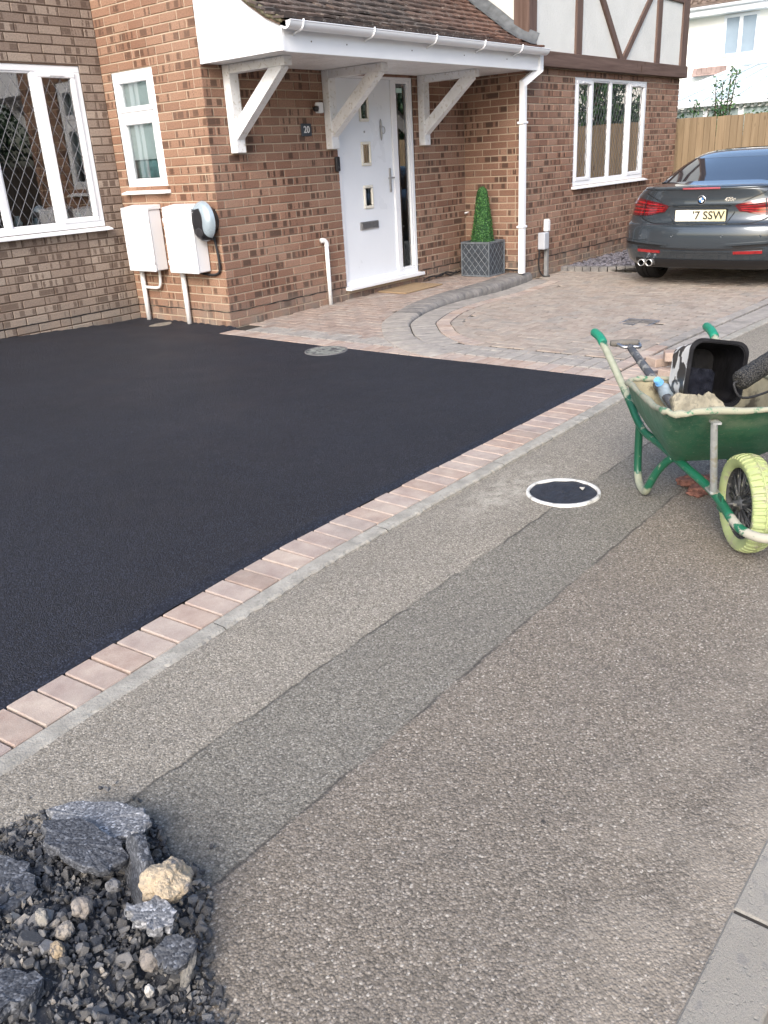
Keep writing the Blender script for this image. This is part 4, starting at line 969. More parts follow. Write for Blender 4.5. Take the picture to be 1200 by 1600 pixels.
# ------------------------------------------------------------------ the car
CX, CY, CZ = 9.20, 3.245, -.08
car = thing('parked_car', (CX+2.3, CY, CZ), 'dark grey two-door convertible parked on the block drive, rear towards the viewer', 'car')
paint = NT('dark_grey_car_paint'); paint.set(Base_Color=(.048,.062,.076), Metallic=.45, Roughness=.26, Coat_Weight=1., Coat_Roughness=.02); M['paint'] = paint.mat
M['car_glass'] = simple('tinted_glass', (.012,.016,.022), .03, 0, var=.05, spec=.9, coat=1.)
M['chrome'] = simple('chrome', (.75,.76,.77), .2, .85, var=.03)
M['trim'] = simple('satin_black_trim', (.012,.012,.014), .45, var=.2)
M['red_lens'] = simple('red_lens', (.30,.010,.014), .12, 0, var=.3, vs=30., coat=1.)
M['red_dark'] = simple('deep_red_lens', (.10,.004,.008), .1, 0, var=.2, vs=30., coat=1.)
def lin(tab, z):
    if z <= tab[0][0]: return tab[0][1]
    for (a, b), (c, d) in zip(tab, tab[1:]):
        if z <= c: t = (z-a)/(c-a); t = t*t*(3-2*t)*.5+t*.5; return b+(d-b)*t
    return tab[-1][1]
# rear depth, half width and corner depth by height (car frame: x forward from the bumper, z from the ground)
XR = [(.20,.16),(.27,.085),(.335,.045),(.36,.03),(.40,.012),(.50,.0),(.60,.004),(.645,.022),(.665,.058),(.70,.083),(.76,.095),(.83,.092),(.845,.078),(.90,.085),(.96,.075),(1.0,.060),(1.02,.075)]
HW = [(.20,.80),(.28,.875),(.40,.905),(.60,.912),(.74,.905),(.84,.885),(.92,.845),(.97,.80),(1.02,.72)]
DR = [(.20,.40),(.45,.50),(.70,.55),(.90,.62),(1.02,.60)]
XF = [(.20,4.52),(.40,4.62),(.60,4.60),(.75,4.5),(.95,3.9),(1.02,3.3)]
NS = 3.0
def rear_x(y, z, off=0.):
    w = lin(HW, z); q = min(.999, abs(y)/w); return lin(XR, z) + lin(DR, z)*(1-(1-q**NS)**(1/NS)) - off
def cw(x, y, z): return (CX+x, CY+y, CZ+z)
def ring(z, N=26):
    w, xr_, dr, xf = lin(HW, z), lin(XR, z), lin(DR, z), lin(XF, z); P = []
    for k in range(N+1):
        th = k/N*math.pi/2; s_, c_ = math.sin(th), math.cos(th); P.append((xr_+dr*(1-c_**(2/NS)), w*s_**(2/NS)))
    for k in range(1, 12): P.append((xr_+dr+(xf-.9-xr_-dr)*k/12, w))
    for k in range(N+1):
        th = math.pi/2*(1-k/N); s_, c_ = math.sin(th), math.cos(th); P.append((xf-.9+.9*c_**(2/2.4), w*s_**(2/2.4)))
    L = P + [(x, -y) for x, y in P[-2:0:-1]]
    # wheel arches: push the lower side inwards is not needed behind; keep sides straight
    return [cw(x, y, z) for x, y in L]
zs = [.20,.235,.27,.30,.335,.345,.36,.38,.40,.45,.50,.55,.60,.625,.645,.655,.665,.68,.70,.73,.76,.80,.825,.835,.845,.86,.90,.93,.96,.985,1.0,1.01,1.02]
g = MB(); base = None; nR = None
rings = [ring(z) for z in zs]; nR = len(rings[0])
vs = [p for r_ in rings for p in r_]; fs = []
for i in range(len(rings)-1):
    for k in range(nR): fs.append((i*nR+k, i*nR+(k+1)%nR, (i+1)*nR+(k+1)%nR, (i+1)*nR+k))
# rounded deck: rings shrinking towards the middle with a slight crown
def shrink(r_, f, dz):
    cx = sum(p[0] for p in r_)/len(r_); cy = CY; return [(p[0]+(cx-p[0])*f, p[1]+(cy-p[1])*f, p[2]+dz) for p in r_]
top = [shrink(rings[-1], f, dz) for f, dz in ((.03,.006), (.08,.012), (.16,.022), (.3,.035), (.55,.045), (.9,.045))]
b0 = (len(rings)-1)*nR
for r_ in top:
    o_ = len(vs); vs += r_
    for k in range(nR): fs.append((b0+k, b0+(k+1)%nR, o_+(k+1)%nR, o_+k))
    b0 = o_
fs.append(tuple(range(b0, b0+nR)))
g.add(vs, fs, 0, True); g.build('body', M['paint'], car)
def patch(name, yz, off, mats, parent=car, nu=14, nv=6, thick=.0, mirror=False):
    # yz(u, v) -> (y, z) on the rear skin, pushed out by off
    g = MB()
    def Fp(u, v): y, z = yz(u, v); y = -y if mirror else y; return cw(rear_x(y, z, off), y, z)
    g.grid(Fp, nu, nv)
    def Fq(u, v): y, z = yz(u, v); y = -y if mirror else y; return cw(rear_x(y, z, -.01), y, z)
    # skirt so that it is a solid pad
    n0 = (nu+1)*(nv+1); border = [i for i in range(nu+1)] + [j*(nu+1)+nu for j in range(1, nv+1)] + [nv*(nu+1)+i for i in range(nu-1, -1, -1)] + [j*(nu+1) for j in range(nv-1, 0, -1)]
    bp = [Fq((b_ % (nu+1))/nu, (b_//(nu+1))/nv) for b_ in border]; o_ = len(g.v); g.v += [tuple(p) for p in bp]; nb = len(border)
    for k in range(nb): g.f.append([border[k], border[(k+1)%nb], o_+(k+1)%nb, o_+k]); g.m.append(0); g.sm.append(False); g.c.append((.5,.5,.5,1)); g.uv.append(None)
    return g.build(name, mats, parent, auto=40)
def lerp(a, b, t): return a+(b-a)*t
for mir in (False, True):
    sgn = -1 if mir else 1
    lt = lambda u, v: (lerp(.335, .845, u) , lerp(lerp(.765+.012*0, .738, min(1, u*1.6)), lerp(.835, .925, u**.8), v))
    def lt(u, v):
        y = lerp(.34, .862, u); zb = lerp(.775, .742, S(min(1, u*2.2))); zt = lerp(.835, .930, u**.65) - .025*S((u-.8)/.2)
        if u < .12: y += .045*(1-v)*(1-u/.12)*.0 + .05*(v)*(1-u/.12)*0
        return (y - .0 + .05*(1-v)*(1-u), lerp(zb, zt, v))
    tl = patch('tail_light', lt, .010, M['red_dark'], nu=26, nv=8, mirror=mir)
    for k in range(4):                                               # brighter red horizontal elements behind the lens
        def st(u, v, k=k):
            uu = lerp(.06, .94, u); y0_, z0_ = lt(uu, .14+.21*k+.09*v); return (y0_, z0_)
        patch('lens_bar', st, .0145, M['red_lens'], tl, 24, 2, mirror=mir)
    def dv(u, v): y0_, z0_ = lt(.52+.02*u, v); return (y0_, z0_)
    patch('lens_joint', dv, .016, M['trim'], tl, 2, 6, mirror=mir)
    patch('reflector', lambda u, v: (lerp(.385, .655, u), lerp(.365, .395, v)+.008*u), .012, M['red_lens'], nu=10, nv=2, mirror=mir)
    patch('bumper_vent', lambda u, v: (lerp(.38, .83, u), lerp(.425, .452, v)+.03*u), .006, M['trim'], nu=14, nv=2, mirror=mir)
    patch('bumper_blade', lambda u, v: (lerp(.30, .86, u), lerp(.448, .468, v)+.036*u), .022, M['paint'], nu=16, nv=2, mirror=mir)
    for yy_ in (.26, .62):
        g = MB(); g.lathe([(0, 0), (.010, 0), (.012, .002), (.014, -.006)], M=Matrix.Translation(cw(rear_x(yy_, .545)-.001, sgn*yy_, .545)) @ Matrix.Rotation(rad(-90), 4, 'Y'), seg=14); g.build('parking_sensor', M['paint'], car)
patch('diffuser', lambda u, v: (lerp(-.70, .70, u), lerp(.205, .30, v)), .008, M['trim'], nu=24, nv=5)
patch('bumper_lower_strip', lambda u, v: (lerp(-.36, .36, u), lerp(.375, .395, v)), .008, M['paint'], nu=16, nv=2)
patch('bumper_gap', lambda u, v: (lerp(-.66, .66, u), lerp(.400, .418, v)+.012*abs(2*u-1)), .004, M['trim'], nu=20, nv=2)
# boot lid shut lines
def line(name, pts, off=.0025, w=.004):
    g = MB(); g.tube([cw(rear_x(y, z, off), y, z) for y, z in pts], w, 5, sub=3); return g.build(name, M['trim'], car)
line('boot_shut_line', [(.34,.775),(.30,.71),(.255,.663),(.12,.658),(-.12,.658),(-.255,.663),(-.30,.71),(-.34,.775)])
line('bumper_seam', [(.885,.735),(.70,.735),(.60,.69),(.50,.668),(.38,.663),(.27,.660)]); line('bumper_seam', [(-.885,.735),(-.70,.735),(-.60,.69),(-.50,.668),(-.38,.663),(-.27,.660)])
line('boot_edge_line', [(.345,.838),(.48,.90),(.60,.955),(.66,1.0)]); line('boot_edge_line', [(-.345,.838),(-.48,.90),(-.60,.955),(-.66,1.0)])
patch('boot_strip', lambda u, v: (lerp(-.30, .30, u), lerp(.828, .840, v)), .010, M['paint'], nu=16, nv=2)
# boot spoiler lip and high brake light
g = MB(); N = 30
def lip(u, v):
    y = lerp(-.70, .70, u); k = v*2*math.pi; e = 1-(abs(y)/.72)**6*.8; return cw(rear_x(y, 1.0)-.014+.075*(.5+.5*math.cos(k)), y, 1.012+.016*math.sin(k)*e+.014*(math.cos(k)*.5))
g.grid(lip, N, 10); g.build('boot_spoiler', M['paint'], car)
g = MB()
def bl(u, v): y = lerp(-.19, .19, u); k = math.pi*(.8+.4*v); return cw(rear_x(y, 1.0)-.0175+.075*(.5+.5*math.cos(k)), y, 1.012+.0165*math.sin(k)+.014*(math.cos(k)*.5))
g.grid(bl, 14, 4); g.build('brake_light', simple('pale_red_lens', (.32,.06,.07), .2, coat=1.), car)
# greenhouse
GH = [(1.035,.700,.52,3.35,.30),(1.06,.695,.60,3.3,.30),(1.12,.682,.78,3.12,.30),(1.20,.655,1.02,2.9,.32),(1.27,.618,1.25,2.7,.36),(1.30,.595,1.36,2.6,.38),(1.325,.565,1.48,2.5,.40),(1.345,.50,1.62,2.4,.40),(1.355,.38,1.76,2.3,.34),(1.36,.2,1.9,2.2,.2)]
def gring(z, w, xr_, xf, dr, N=20, n_=2.8, ex=0.):
    P = []
    for k in range(N+1):
        th = k/N*math.pi/2; s_, c_ = math.sin(th), math.cos(th); P.append((xr_-ex+dr*(1-c_**(2/n_)), (w+ex)*s_**(2/n_)))
    for k in range(1, 9): P.append((xr_+dr+(xf-.4-xr_-dr)*k/9, w+ex))
    for k in range(N+1):
        th = math.pi/2*(1-k/N); s_, c_ = math.sin(th), math.cos(th); P.append((xf-.4+.4*c_, (w+ex)*s_))
    return [cw(x, y, z) for x, y in P + [(x, -y) for x, y in P[-2:0:-1]]]
def loft(rs, close=True):
    n_ = len(rs[0]); vs = [p for r_ in rs for p in r_]; fs = []
    for i in range(len(rs)-1):
        for k in range(n_): fs.append((i*n_+k, i*n_+(k+1)%n_, (i+1)*n_+(k+1)%n_, (i+1)*n_+k))
    if close: fs.append(tuple(range((len(rs)-1)*n_, len(rs)*n_)))
    return vs, fs
vs, fs = loft([gring(*q) for q in GH[:5]], False); g = MB(); g.add(vs, fs, 0, True); gl_ = g.build('window_glass', M['car_glass'], car)
vs, fs = loft([gring(GH[4][0]-.004, *GH[4][1:], ex=.004)] + [gring(*q, ex=.004 if i == 0 else .003) for i, q in enumerate(GH[4:])]); g = MB(); g.add(vs, fs, 0, True); g.build('roof', M['paint'], car, auto=50)
g = MB()                                                             # black seal round the screen and the side pillars
pl = [gring(*q, ex=.003) for q in GH[:5]]
for mi in (0, 1):
    for k0, k1, mt in ((15, 17, 0), (20, 24, 0)):
        n_ = len(pl[0]); idx = [(k if not mi else (n_-k) % n_) for k in range(k0, k1+1)]
        vs = [pl[i][k] for i in range(5) for k in idx]; m_ = len(idx); g.add(vs, [(i*m_+k, i*m_+k+1, (i+1)*m_+k+1, (i+1)*m_+k) for i in range(4) for k in range(m_-1)], 0, True)
g.build('roof_pillar', M['paint'], car)
g = MB(); r_ = gring(1.045, .700, .545, 3.35, .30, ex=.006); g.tube(r_[-15:]+r_[:16], .007, 6); g.build('screen_seal', M['trim'], car)
# badge, plate, lettering
ex = rear_x(0, .892)
Mb = Matrix.Translation(cw(ex-.004, .0, .893)) @ Matrix.Rotation(rad(-90), 4, 'Y')
g = MB(); g.lathe([(0, .004), (.043, .004), (.045, .001), (.045, -.01)], M=Mb, seg=32); bd = g.build('boot_badge', M['chrome'], car)
g = MB(); g.lathe([(.0, .0052), (.040, .0052), (.040, .003)], M=Mb, seg=32); g.build('badge_ring', M['trim'], bd)
for q, mt in ((0, 'w'), (1, 'b'), (2, 'w'), (3, 'b')):
    g = MB(); n_ = 8; c_ = [(0, 0)] + [(.025*math.cos(math.pi/2*(q+k/n_)), .025*math.sin(math.pi/2*(q+k/n_))) for k in range(n_+1)]
    vs = [Mb @ Vector((a, b, .0062)) for a, b in c_]; g.add(vs, [tuple(range(len(vs)))]); g.build('badge_quarter', M['white_paint'] if mt == 'w' else simple('badge_blue', (.03,.16,.42), .3), bd, fix=False)
px = rear_x(0, .74)
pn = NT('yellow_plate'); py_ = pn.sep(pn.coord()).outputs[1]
pn.set(Base_Color=pn.mix(pn.mr(py_, CY-.15, CY+.12), (.68,.62,.38), (.76,.73,.62)), Roughness=.25)  # paler towards the left: glare painted into the plate colour
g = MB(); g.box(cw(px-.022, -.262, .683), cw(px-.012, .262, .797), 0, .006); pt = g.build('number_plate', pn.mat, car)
g = MB(); g.box(cw(px-.0115, -.272, .674), cw(px+.03, .272, .806), 0, .006); g.build('plate_surround', M['trim'], pt)
text_mesh('plate_letters', "'7 SSW", .112, face_T(cw(px-.0228, -.250, .740), (0,-1,0), (0,0,1)), M['trim'], pt, align='RIGHT', bold=.0015)
text_mesh('boot_lettering', "420d", .052, face_T(cw(rear_x(.33, .89)-.012, -.285, .895), (.30,-1,0), (0,0,1)), M['chrome'], car, extrude=.002, shear=.25, bold=.0012)
# exhausts
for y_ in (.50, .588):
    g = MB(); Mx = Matrix.Translation(cw(.03, y_, .262)) @ Matrix.Rotation(rad(90), 4, 'Y'); g.lathe([(.030, .0), (.036, -.004), (.037, .02), (.037, .2)], M=Mx, seg=24); g.lathe([(.029, .001), (.028, .15), (0, .15)], M=Mx, seg=24, m=1); g.build('exhaust_tip', [M['chrome'], M['trim']], car)
# wheels
def wheel(x, y):
    Mx = Matrix.Translation(cw(x, y, .325)) @ Matrix.Rotation(rad(90), 4, 'X')
    g = MB(); g.lathe([(.235,-.10),(.245,-.115),(.30,-.118),(.318,-.105),(.325,-.08),(.3255,-.028),(.318,-.026),(.318,-.02),(.3255,-.018),(.3255,.018),(.318,.02),(.318,.026),(.3255,.028),(.325,.08),(.318,.105),(.30,.118),(.245,.115),(.235,.10)], M=Mx, seg=48)
    wl_ = g.build('wheel', M['rubber'], car, auto=35)
    g = MB(); g.lathe([(.235,-.10),(.22,-.09),(.21,.0),(.22,.09),(.235,.10)], M=Mx, seg=40)
    for k in range(5):
        a = k*2*math.pi/5; g.tube([Mx @ Vector((.03*math.cos(a), .03*math.sin(a), .07*(1 if y < 0 else -1))), Mx @ Vector((.225*math.cos(a), .225*math.sin(a), .08*(1 if y < 0 else -1)))], .022, 8)
    g.build('rim', simple('grey_alloy', (.25,.26,.27), .3, .9), wl_)
for x_, y_ in ((.80, .755), (.80, -.755), (3.60, .765), (3.60, -.765)): wheel(x_, y_)
g = MB(); g.box(cw(.35, -.62, .19), cw(4.1, .62, .30)); g.build('underbody', M['trim'], car)
for sgn in (1, -1):
    g = MB(); g.lathe([(0,-.05),(.05,-.04),(.075,0),(.05,.04),(0,.05)], M=Matrix.Translation(cw(3.0, sgn*.98, 1.0)) @ Matrix.Diagonal((1, 1.3, .9, 1)), seg=16); g.tube([cw(3.0, sgn*.80, .97), cw(3.0, sgn*.95, .99)], .02, 8); g.build('door_mirror', M['paint'], car)
# ------------------------------------------------------------------ wheelbarrow
WX, WY, WA = 2.95, .78, rad(38)
wa = Vector((math.cos(WA), math.sin(WA), 0)); wn_ = Vector((-math.sin(WA), math.cos(WA), 0))
def bw(s, l, z): return Vector((WX, WY, 0)) + wa*s + wn_*l + Vector((0, 0, z))
barrow = thing('wheelbarrow', bw(.4, 0, 0), 'green metal wheelbarrow with a lime-yellow wheel and cement-crusted rim', 'wheelbarrow', rz=0)
def enamel(name, green, mud, amt, sc_=7.):
    n = NT(name); v = n.coord(); f = n.noise(v, sc_, 6., .7); sp = n.noise(v, 140., 2.)
    c = n.mix(n.mr(n.noise(v, 3., 3.), .3, .7), tuple(x*.7 for x in green), tuple(x*1.25 for x in green))
    c = n.mix(n.mr(f, .70-amt*.4, .76-amt*.4), c, mud); c = n.mix(n.mr(sp, .68, .72, 0., .7), c, mud)
    n.set(Base_Color=c, Roughness=n.mr(f, .70-amt*.4, .76-amt*.4, .32, .9)); n.bump(n.math('ADD', f, n.math('MULTIPLY', sp, .3)), .25, .004); return n.mat
CEM = (.34,.33,.26)
M['green'] = enamel('green_enamel', (.012,.115,.062), (.30,.31,.23), .22); M['green_dirty'] = enamel('chipped_green_enamel', (.012,.115,.062), CEM, .34, 18.)
n = NT('worn_barrow_tube'); v = n.coord(); zz = n.sep(v).outputs[2]; f = n.noise(v, 17., 6., .7)
w_ = n.math('MAXIMUM', n.math('MULTIPLY', n.mr(zz, .33, .44), n.mr(zz, .52, .545, 1., .0)), n.mr(zz, .03, .075, 1., 0.))
k_ = n.math('ADD', f, n.math('MULTIPLY', w_, .34)); k_ = n.mr(k_, .60, .68)
c = n.mix(n.mr(n.noise(v, 3., 3.), .3, .7), (.008,.08,.043), (.015,.135,.075)); c = n.mix(k_, c, n.mix(n.noise(v, 40., 3.), (.20,.235,.165), (.38,.38,.30)))
n.set(Base_Color=c, Roughness=n.mr(k_, 0., 1., .32, .85)); n.bump(n.math('ADD', f, k_), .3, .003); M['green_dirty'] = n.mat
M['green_crust'] = enamel('cement_splashed_hoop', (.012,.115,.062), (.36,.35,.29), .66, 15.)
n = NT('dusty_green_tray'); v = n.coord(); f = n.noise(n.sc(v, 30., 30., 3.5), 1., 5., .7); f2 = n.noise(v, 5., 5., .65); sp = n.noise(v, 120., 3., .6)
c = n.mix(n.mr(f2, .3, .7), (.014,.10,.055), (.03,.165,.09)); c = n.mix(n.mr(f, .45, .75, 0., .55), c, (.13,.21,.14)); c = n.mix(n.mr(sp, .62, .70, 0., .7), c, (.30,.31,.25))
zz = n.sep(v).outputs[2]; c = n.mix(n.math('MULTIPLY', n.mr(zz, .44, .54), n.mr(f2, .42, .6)), c, (.28,.30,.22))
n.set(Base_Color=c, Roughness=n.mr(f, .3, .7, .38, .7)); n.bump(n.math('ADD', f, sp), .2, .003); M['tray_out'] = n.mat; M['tray_in'] = simple('cement_crust', (.33,.30,.21), .95, var=.35, vs=9., bump=1., bs=40., dirt=((.10,.085,.06), .35, 8.))
M['rimcem'] = enamel('cement_rim', (.05,.16,.09), (.31,.31,.235), .72, 24.)
M['lime'] = simple('lime_rubber', (.345,.405,.185), .7, var=.10, vs=20., dirt=((.30,.30,.20), .30, 24.))
M['galv'] = simple('galvanised_strut', (.45,.47,.47), .4, .5, var=.2, vs=30., dirt=((.4,.38,.3), .3, 20.))
FLR = [(.66,.165,.262),(.32,.165,.232),(.32,-.165,.232),(.66,-.165,.262)]
RIM = [(.70,.275,.468),(-.085,.335,.548),(-.085,-.335,.548),(.70,-.275,.468)]
def rrect(C, rcs, n_=8):
    out = []
    for i in range(4):
        P, A_, B_ = Vector(C[i]), Vector(C[i-1]), Vector(C[(i+1)%4]); rc = rcs
        p0 = P + (A_-P).normalized()*rc; p2 = P + (B_-P).normalized()*rc
        for k in range(n_+1):
            t = k/n_; out.append(p0*(1-t)**2 + P*2*t*(1-t) + p2*t*t)
        for k in range(1, 6):
            nx = Vector(C[(i+1)%4]) + (P-Vector(C[(i+1)%4])).normalized()*rc; out.append(p2.lerp(nx, k/6))
    return out
fl_, rm_ = rrect(FLR, .04), rrect(RIM, .09)
def tray_ring(t, ins=0.):
    o_ = []; cf = sum((p for p in fl_), Vector())/len(fl_); cr_ = sum((p for p in rm_), Vector())/len(rm_); c = cf.lerp(cr_, t)
    for p, q in zip(fl_, rm_):
        r_ = p.lerp(q, t); b_ = .020*math.sin(math.pi*t); d = (r_-c); d.z = 0; d = d.normalized()
        r_ = r_ + d*(b_-ins); r_.z += ins*.6*(1-t); sag = .0
        o_.append(bw(*r_))
    return o_
g = MB(); vs, fs = loft([tray_ring(t) for t in (0, .04, .15, .35, .6, .8, 1.)], False); g.add(vs, fs, 0, True); g.add([v for v in tray_ring(0)], [tuple(range(len(fl_)))], 0)
vs, fs = loft([tray_ring(t, .006) for t in (0, .04, .15, .35, .6, .8, 1.)], False); g.add(vs, [f[::-1] for f in fs], 1, True); g.add(tray_ring(0, .006), [tuple(range(len(fl_)))[::-1]], 1)
tray = g.build('tray', [M['tray_out'], M['tray_in']], barrow, fix=False)
rp = [Vector(p) + Vector((0, 0, .004*math.sin(i*.9)+.003*math.sin(i*2.3))) for i, p in enumerate(tray_ring(1.))]
g = MB(); g.tube(rp+[rp[0], rp[1]], [.0115+.0025*math.sin(i*1.7) for i in range(len(rp)+2)], 10, cap=False); g.build('rolled_rim', M['rimcem'], tray)
RT = .0165
for sg in (1, -1):
    P = [(1.30,.268,.552),(1.22,.262,.548),(1.13,.256,.515),(.95,.238,.43),(.80,.222,.355),(.66,.196,.262),(.50,.165,.245),(.30,.130,.222),(.08,.092,.195),(-.10,.088,.165)]
    g = MB(); g.tube([bw(s, sg*l, z) for s, l, z in P], RT, 14, sub=4); ch = g.build('chassis_tube', M['green_dirty'], barrow)
    g = MB(); g.tube([bw(s, sg*l, z) for s, l, z in ((1.315,.269,.553),(1.305,.268,.553),(1.22,.262,.548),(1.17,.259,.533),(1.165,.2587,.531))], [.014,.0205,.0205,.0205,.018], 14, sub=3); g.build('grip', simple('green_grip', (.01,.20,.12), .45, var=.15), ch)
    # looped leg
    P = [(.69,.200,.285),(.69,.200,.23),(.685,.200,.15),(.672,.200,.07),(.64,.200,.028),(.595,.200,.017),(.54,.200,.024),(.50,.198,.07),(.45,.185,.145),(.40,.165,.205),(.375,.150,.228)]
    g = MB(); g.tube([bw(s, sg*l, z) for s, l, z in P], RT, 14, sub=4); g.build('leg', M['green_dirty'], barrow)
    g = MB(); g.tube([bw(-.066, sg*.165, .506), bw(-.062, sg*.165, .490), bw(.03, sg*.112, .245), bw(.062, sg*.097, .200)], [.009,.012,.013,.013], 12, sub=3)
    g.box((-.03, -.018, -.003), (.03, .018, .003), M=Matrix.Translation(bw(.065, sg*.100, .208)) @ Matrix.Rotation(WA, 4, 'Z')); g.box((-.02, -.014, -.004), (.02, .014, .004), M=Matrix.Translation(bw(-.068, sg*.165, .508)) @ Matrix.Rotation(WA, 4, 'Z')); g.build('strut', M['galv'], barrow)
g = MB(); g.tube([bw(*p) for p in ((-.09,.088,.167),(-.17,.080,.155),(-.225,.045,.150),(-.242,0,.150),(-.225,-.045,.150),(-.17,-.080,.155),(-.09,-.088,.167))], RT, 14, sub=5); g.build('front_hoop', M['green_crust'], barrow)
Mw = Matrix.Translation(bw(0, 0, .179)) @ Matrix.Rotation(WA, 4, 'Z') @ Matrix.Rotation(rad(90), 4, 'X')
TP = [(.128,-.026),(.134,-.034),(.150,-.041),(.160,-.041),(.1645,-.040),(.168,-.038),(.173,-.030),(.1765,-.018),(.178,-.007),(.178,-.004),(.178,0),(.178,.004),(.178,.007),(.1765,.018),(.173,.030),(.168,.038),(.1645,.040),(.160,.041),(.150,.041),(.134,.034),(.128,.026)]
def tyre(u, v):
    i = int(round(v*(len(TP)-1))); r_, w_ = TP[i]; a = u*2*math.pi; k = (u*44 + (.5 if w_ > 0 else 0)) % 1.
    if r_ > .163: r_ -= .0065*(1 if k < .38 else 0) * (1 if abs(w_) > .0065 else 0)
    if abs(w_) < .003: r_ -= .003
    return Mw @ Vector((r_*math.cos(a), r_*math.sin(a), w_))
g = MB(); g.grid(tyre, 44*10, len(TP)-1); ty = g.build('wheel', M['lime'], barrow, auto=30)
g = MB(); g.lathe([(.131,-.030),(.133,-.020),(.126,-.008),(.124,0),(.126,.008),(.133,.020),(.131,.030)], M=Mw, seg=48)
for k in range(12):
    a = k*2*math.pi/12
    for sg in (1, -1):
        for o_ in (-.09, .09): g.tube([Mw @ Vector((.022*math.cos(a), .022*math.sin(a), sg*.024)), Mw @ Vector((.128*math.cos(a+o_), .128*math.sin(a+o_), sg*.012))], .0038, 5)
    g.add([Mw @ Vector((r0*math.cos(a+q), r0*math.sin(a+q), z_)) for r0, q, z_ in ((.022,-.1,0),(.128,-.09,0),(.128,.09,0),(.022,.1,0))], [(0,1,2,3)])
g.lathe([(0,-.05),(.012,-.05),(.014,-.03),(.028,-.028),(.028,.028),(.014,.03),(.012,.05),(0,.05)], M=Mw, seg=20); g.tube([bw(0, -.10, .179), bw(0, .10, .179)], .007, 8)
g.build('spoked_rim', simple('grey_black_spokes', (.05,.052,.056), .5, var=.4, vs=40., dirt=((.25,.24,.2), .25, 30.)), ty)
g = MB()
for sg in (1, -1): g.box((-.02, -.003, -.03), (.02, .003, .03), M=Matrix.Translation(bw(0, sg*.094, .186)) @ Matrix.Rotation(WA, 4, 'Z'))
g.build('axle_bracket', M['green_dirty'], barrow)
# ---- what lies in the barrow
def rock(mb, c, r, seed, sc_=(1,1,1), rot=None, m=0, sub=3, amp=.25, fr=2.2, col=None):
    from mathutils import noise
    bm = bmesh.new(); bmesh.ops.create_icosphere(bm, subdivisions=sub, radius=1); E_ = rot or Matrix.Identity(4); vs = []
    for v in bm.verts:
        p = v.co; n_ = noise.noise(p*fr+Vector((seed*7.1, seed*3.3, 0))); n2 = noise.noise(p*fr*3.1+Vector((seed, 0, seed*5.)))
        cell = noise.cell(p*fr*1.3+Vector((seed, seed, 0))); n3 = noise.noise(p*fr*8+Vector((seed, 2, 5.))); q = p*(1+amp*n_+amp*.38*n2+amp*.16*n3); vs.append(E_ @ Vector((q.x*r*sc_[0], q.y*r*sc_[1], q.z*r*sc_[2])) + Vector(c))
    fs = [tuple(v.index for v in f.verts) for f in bm.faces]; bm.free(); mb.add(vs, fs, m, False, col)
M['stone_tan'] = simple('sandy_stone', (.30,.275,.205), .95, var=.3, vs=20., bump=1., bs=90., dirt=((.20,.185,.14), .45, 30.))
# plastic tub lying on its side, its mouth towards the viewer
tc = Vector((3.235, 1.022, .563)); ax_ = Vector((.74, .64, -.20)).normalized(); rt_ = ax_.cross(Vector((0,0,1))).normalized(); up_ = rt_.cross(ax_).normalized()
rt_, up_ = rt_*math.cos(.16)-up_*math.sin(.16), up_*math.cos(.16)+rt_*math.sin(.16)
def sqring(d, w, h, rc, n_=6):
    o_ = []
    for (sx, sy, a0) in ((1,1,0), (-1,1,90), (-1,-1,180), (1,-1,270)):
        for k in range(n_+1):
            a = rad(a0+90*k/n_); o_.append(tc + ax_*d + rt_*(sx*(w-rc)+rc*math.cos(a)) + up_*(sy*(h-rc)+rc*math.sin(a)))
    return o_
def blob_mat():
    n = NT('tar_spotted_white_tub'); v = n.coord(); f = n.noise(v, 16., 3., .5, .5)
    n.set(Base_Color=n.mix(n.mr(f, .47, .50), (.66,.66,.64), (.018,.018,.02)), Roughness=.4); n.bump(n.mr(f, .44, .52), .5, .006); return n.mat
t = thing('plastic_tub', tc, 'tar-splashed tub lying on its side in the wheelbarrow, black inside', 'tub')
g = MB(); ow, oh = .104, .115
vs, fs = loft([sqring(0,ow,oh,.045), sqring(.0,ow+.006,oh+.006,.047), sqring(.014,ow+.006,oh+.006,.047), sqring(.016,ow,oh,.045), sqring(.10,ow-.006,oh-.006,.045), sqring(.24,ow-.018,oh-.018,.04)]); g.add(vs, fs, 0, False); g.build('tub_wall', blob_mat(), t, fix=False, auto=40)
g = MB(); vs, fs = loft([sqring(-.001,ow-.001,oh-.001,.045), sqring(-.001,ow-.006,oh-.006,.042), sqring(.10,ow-.012,oh-.012,.042), sqring(.232,ow-.024,oh-.024,.04)]); g.add(vs, [f[::-1] for f in fs], 0, True)
for (d, w, h, c_) in ((.0,.5,.4,0),): pass
bk = simple('tarry_black_inside', (.009,.009,.011), .38, var=.5, vs=20., bump=.5, bs=25., spec=.3); g.build('tub_lining', bk, t, fix=False, auto=40)
g = MB(); vs, fs = loft([sqring(-.006,ow+.009,oh+.009,.047), sqring(.004,ow+.009,oh+.009,.047), sqring(.004,ow-.002,oh-.002,.045), sqring(-.006,ow-.002,oh-.002,.045), sqring(-.006,ow+.009,oh+.009,.047)], False); g.add(vs, fs, 0, False); g.build('tub_rim', bk, t, auto=40)
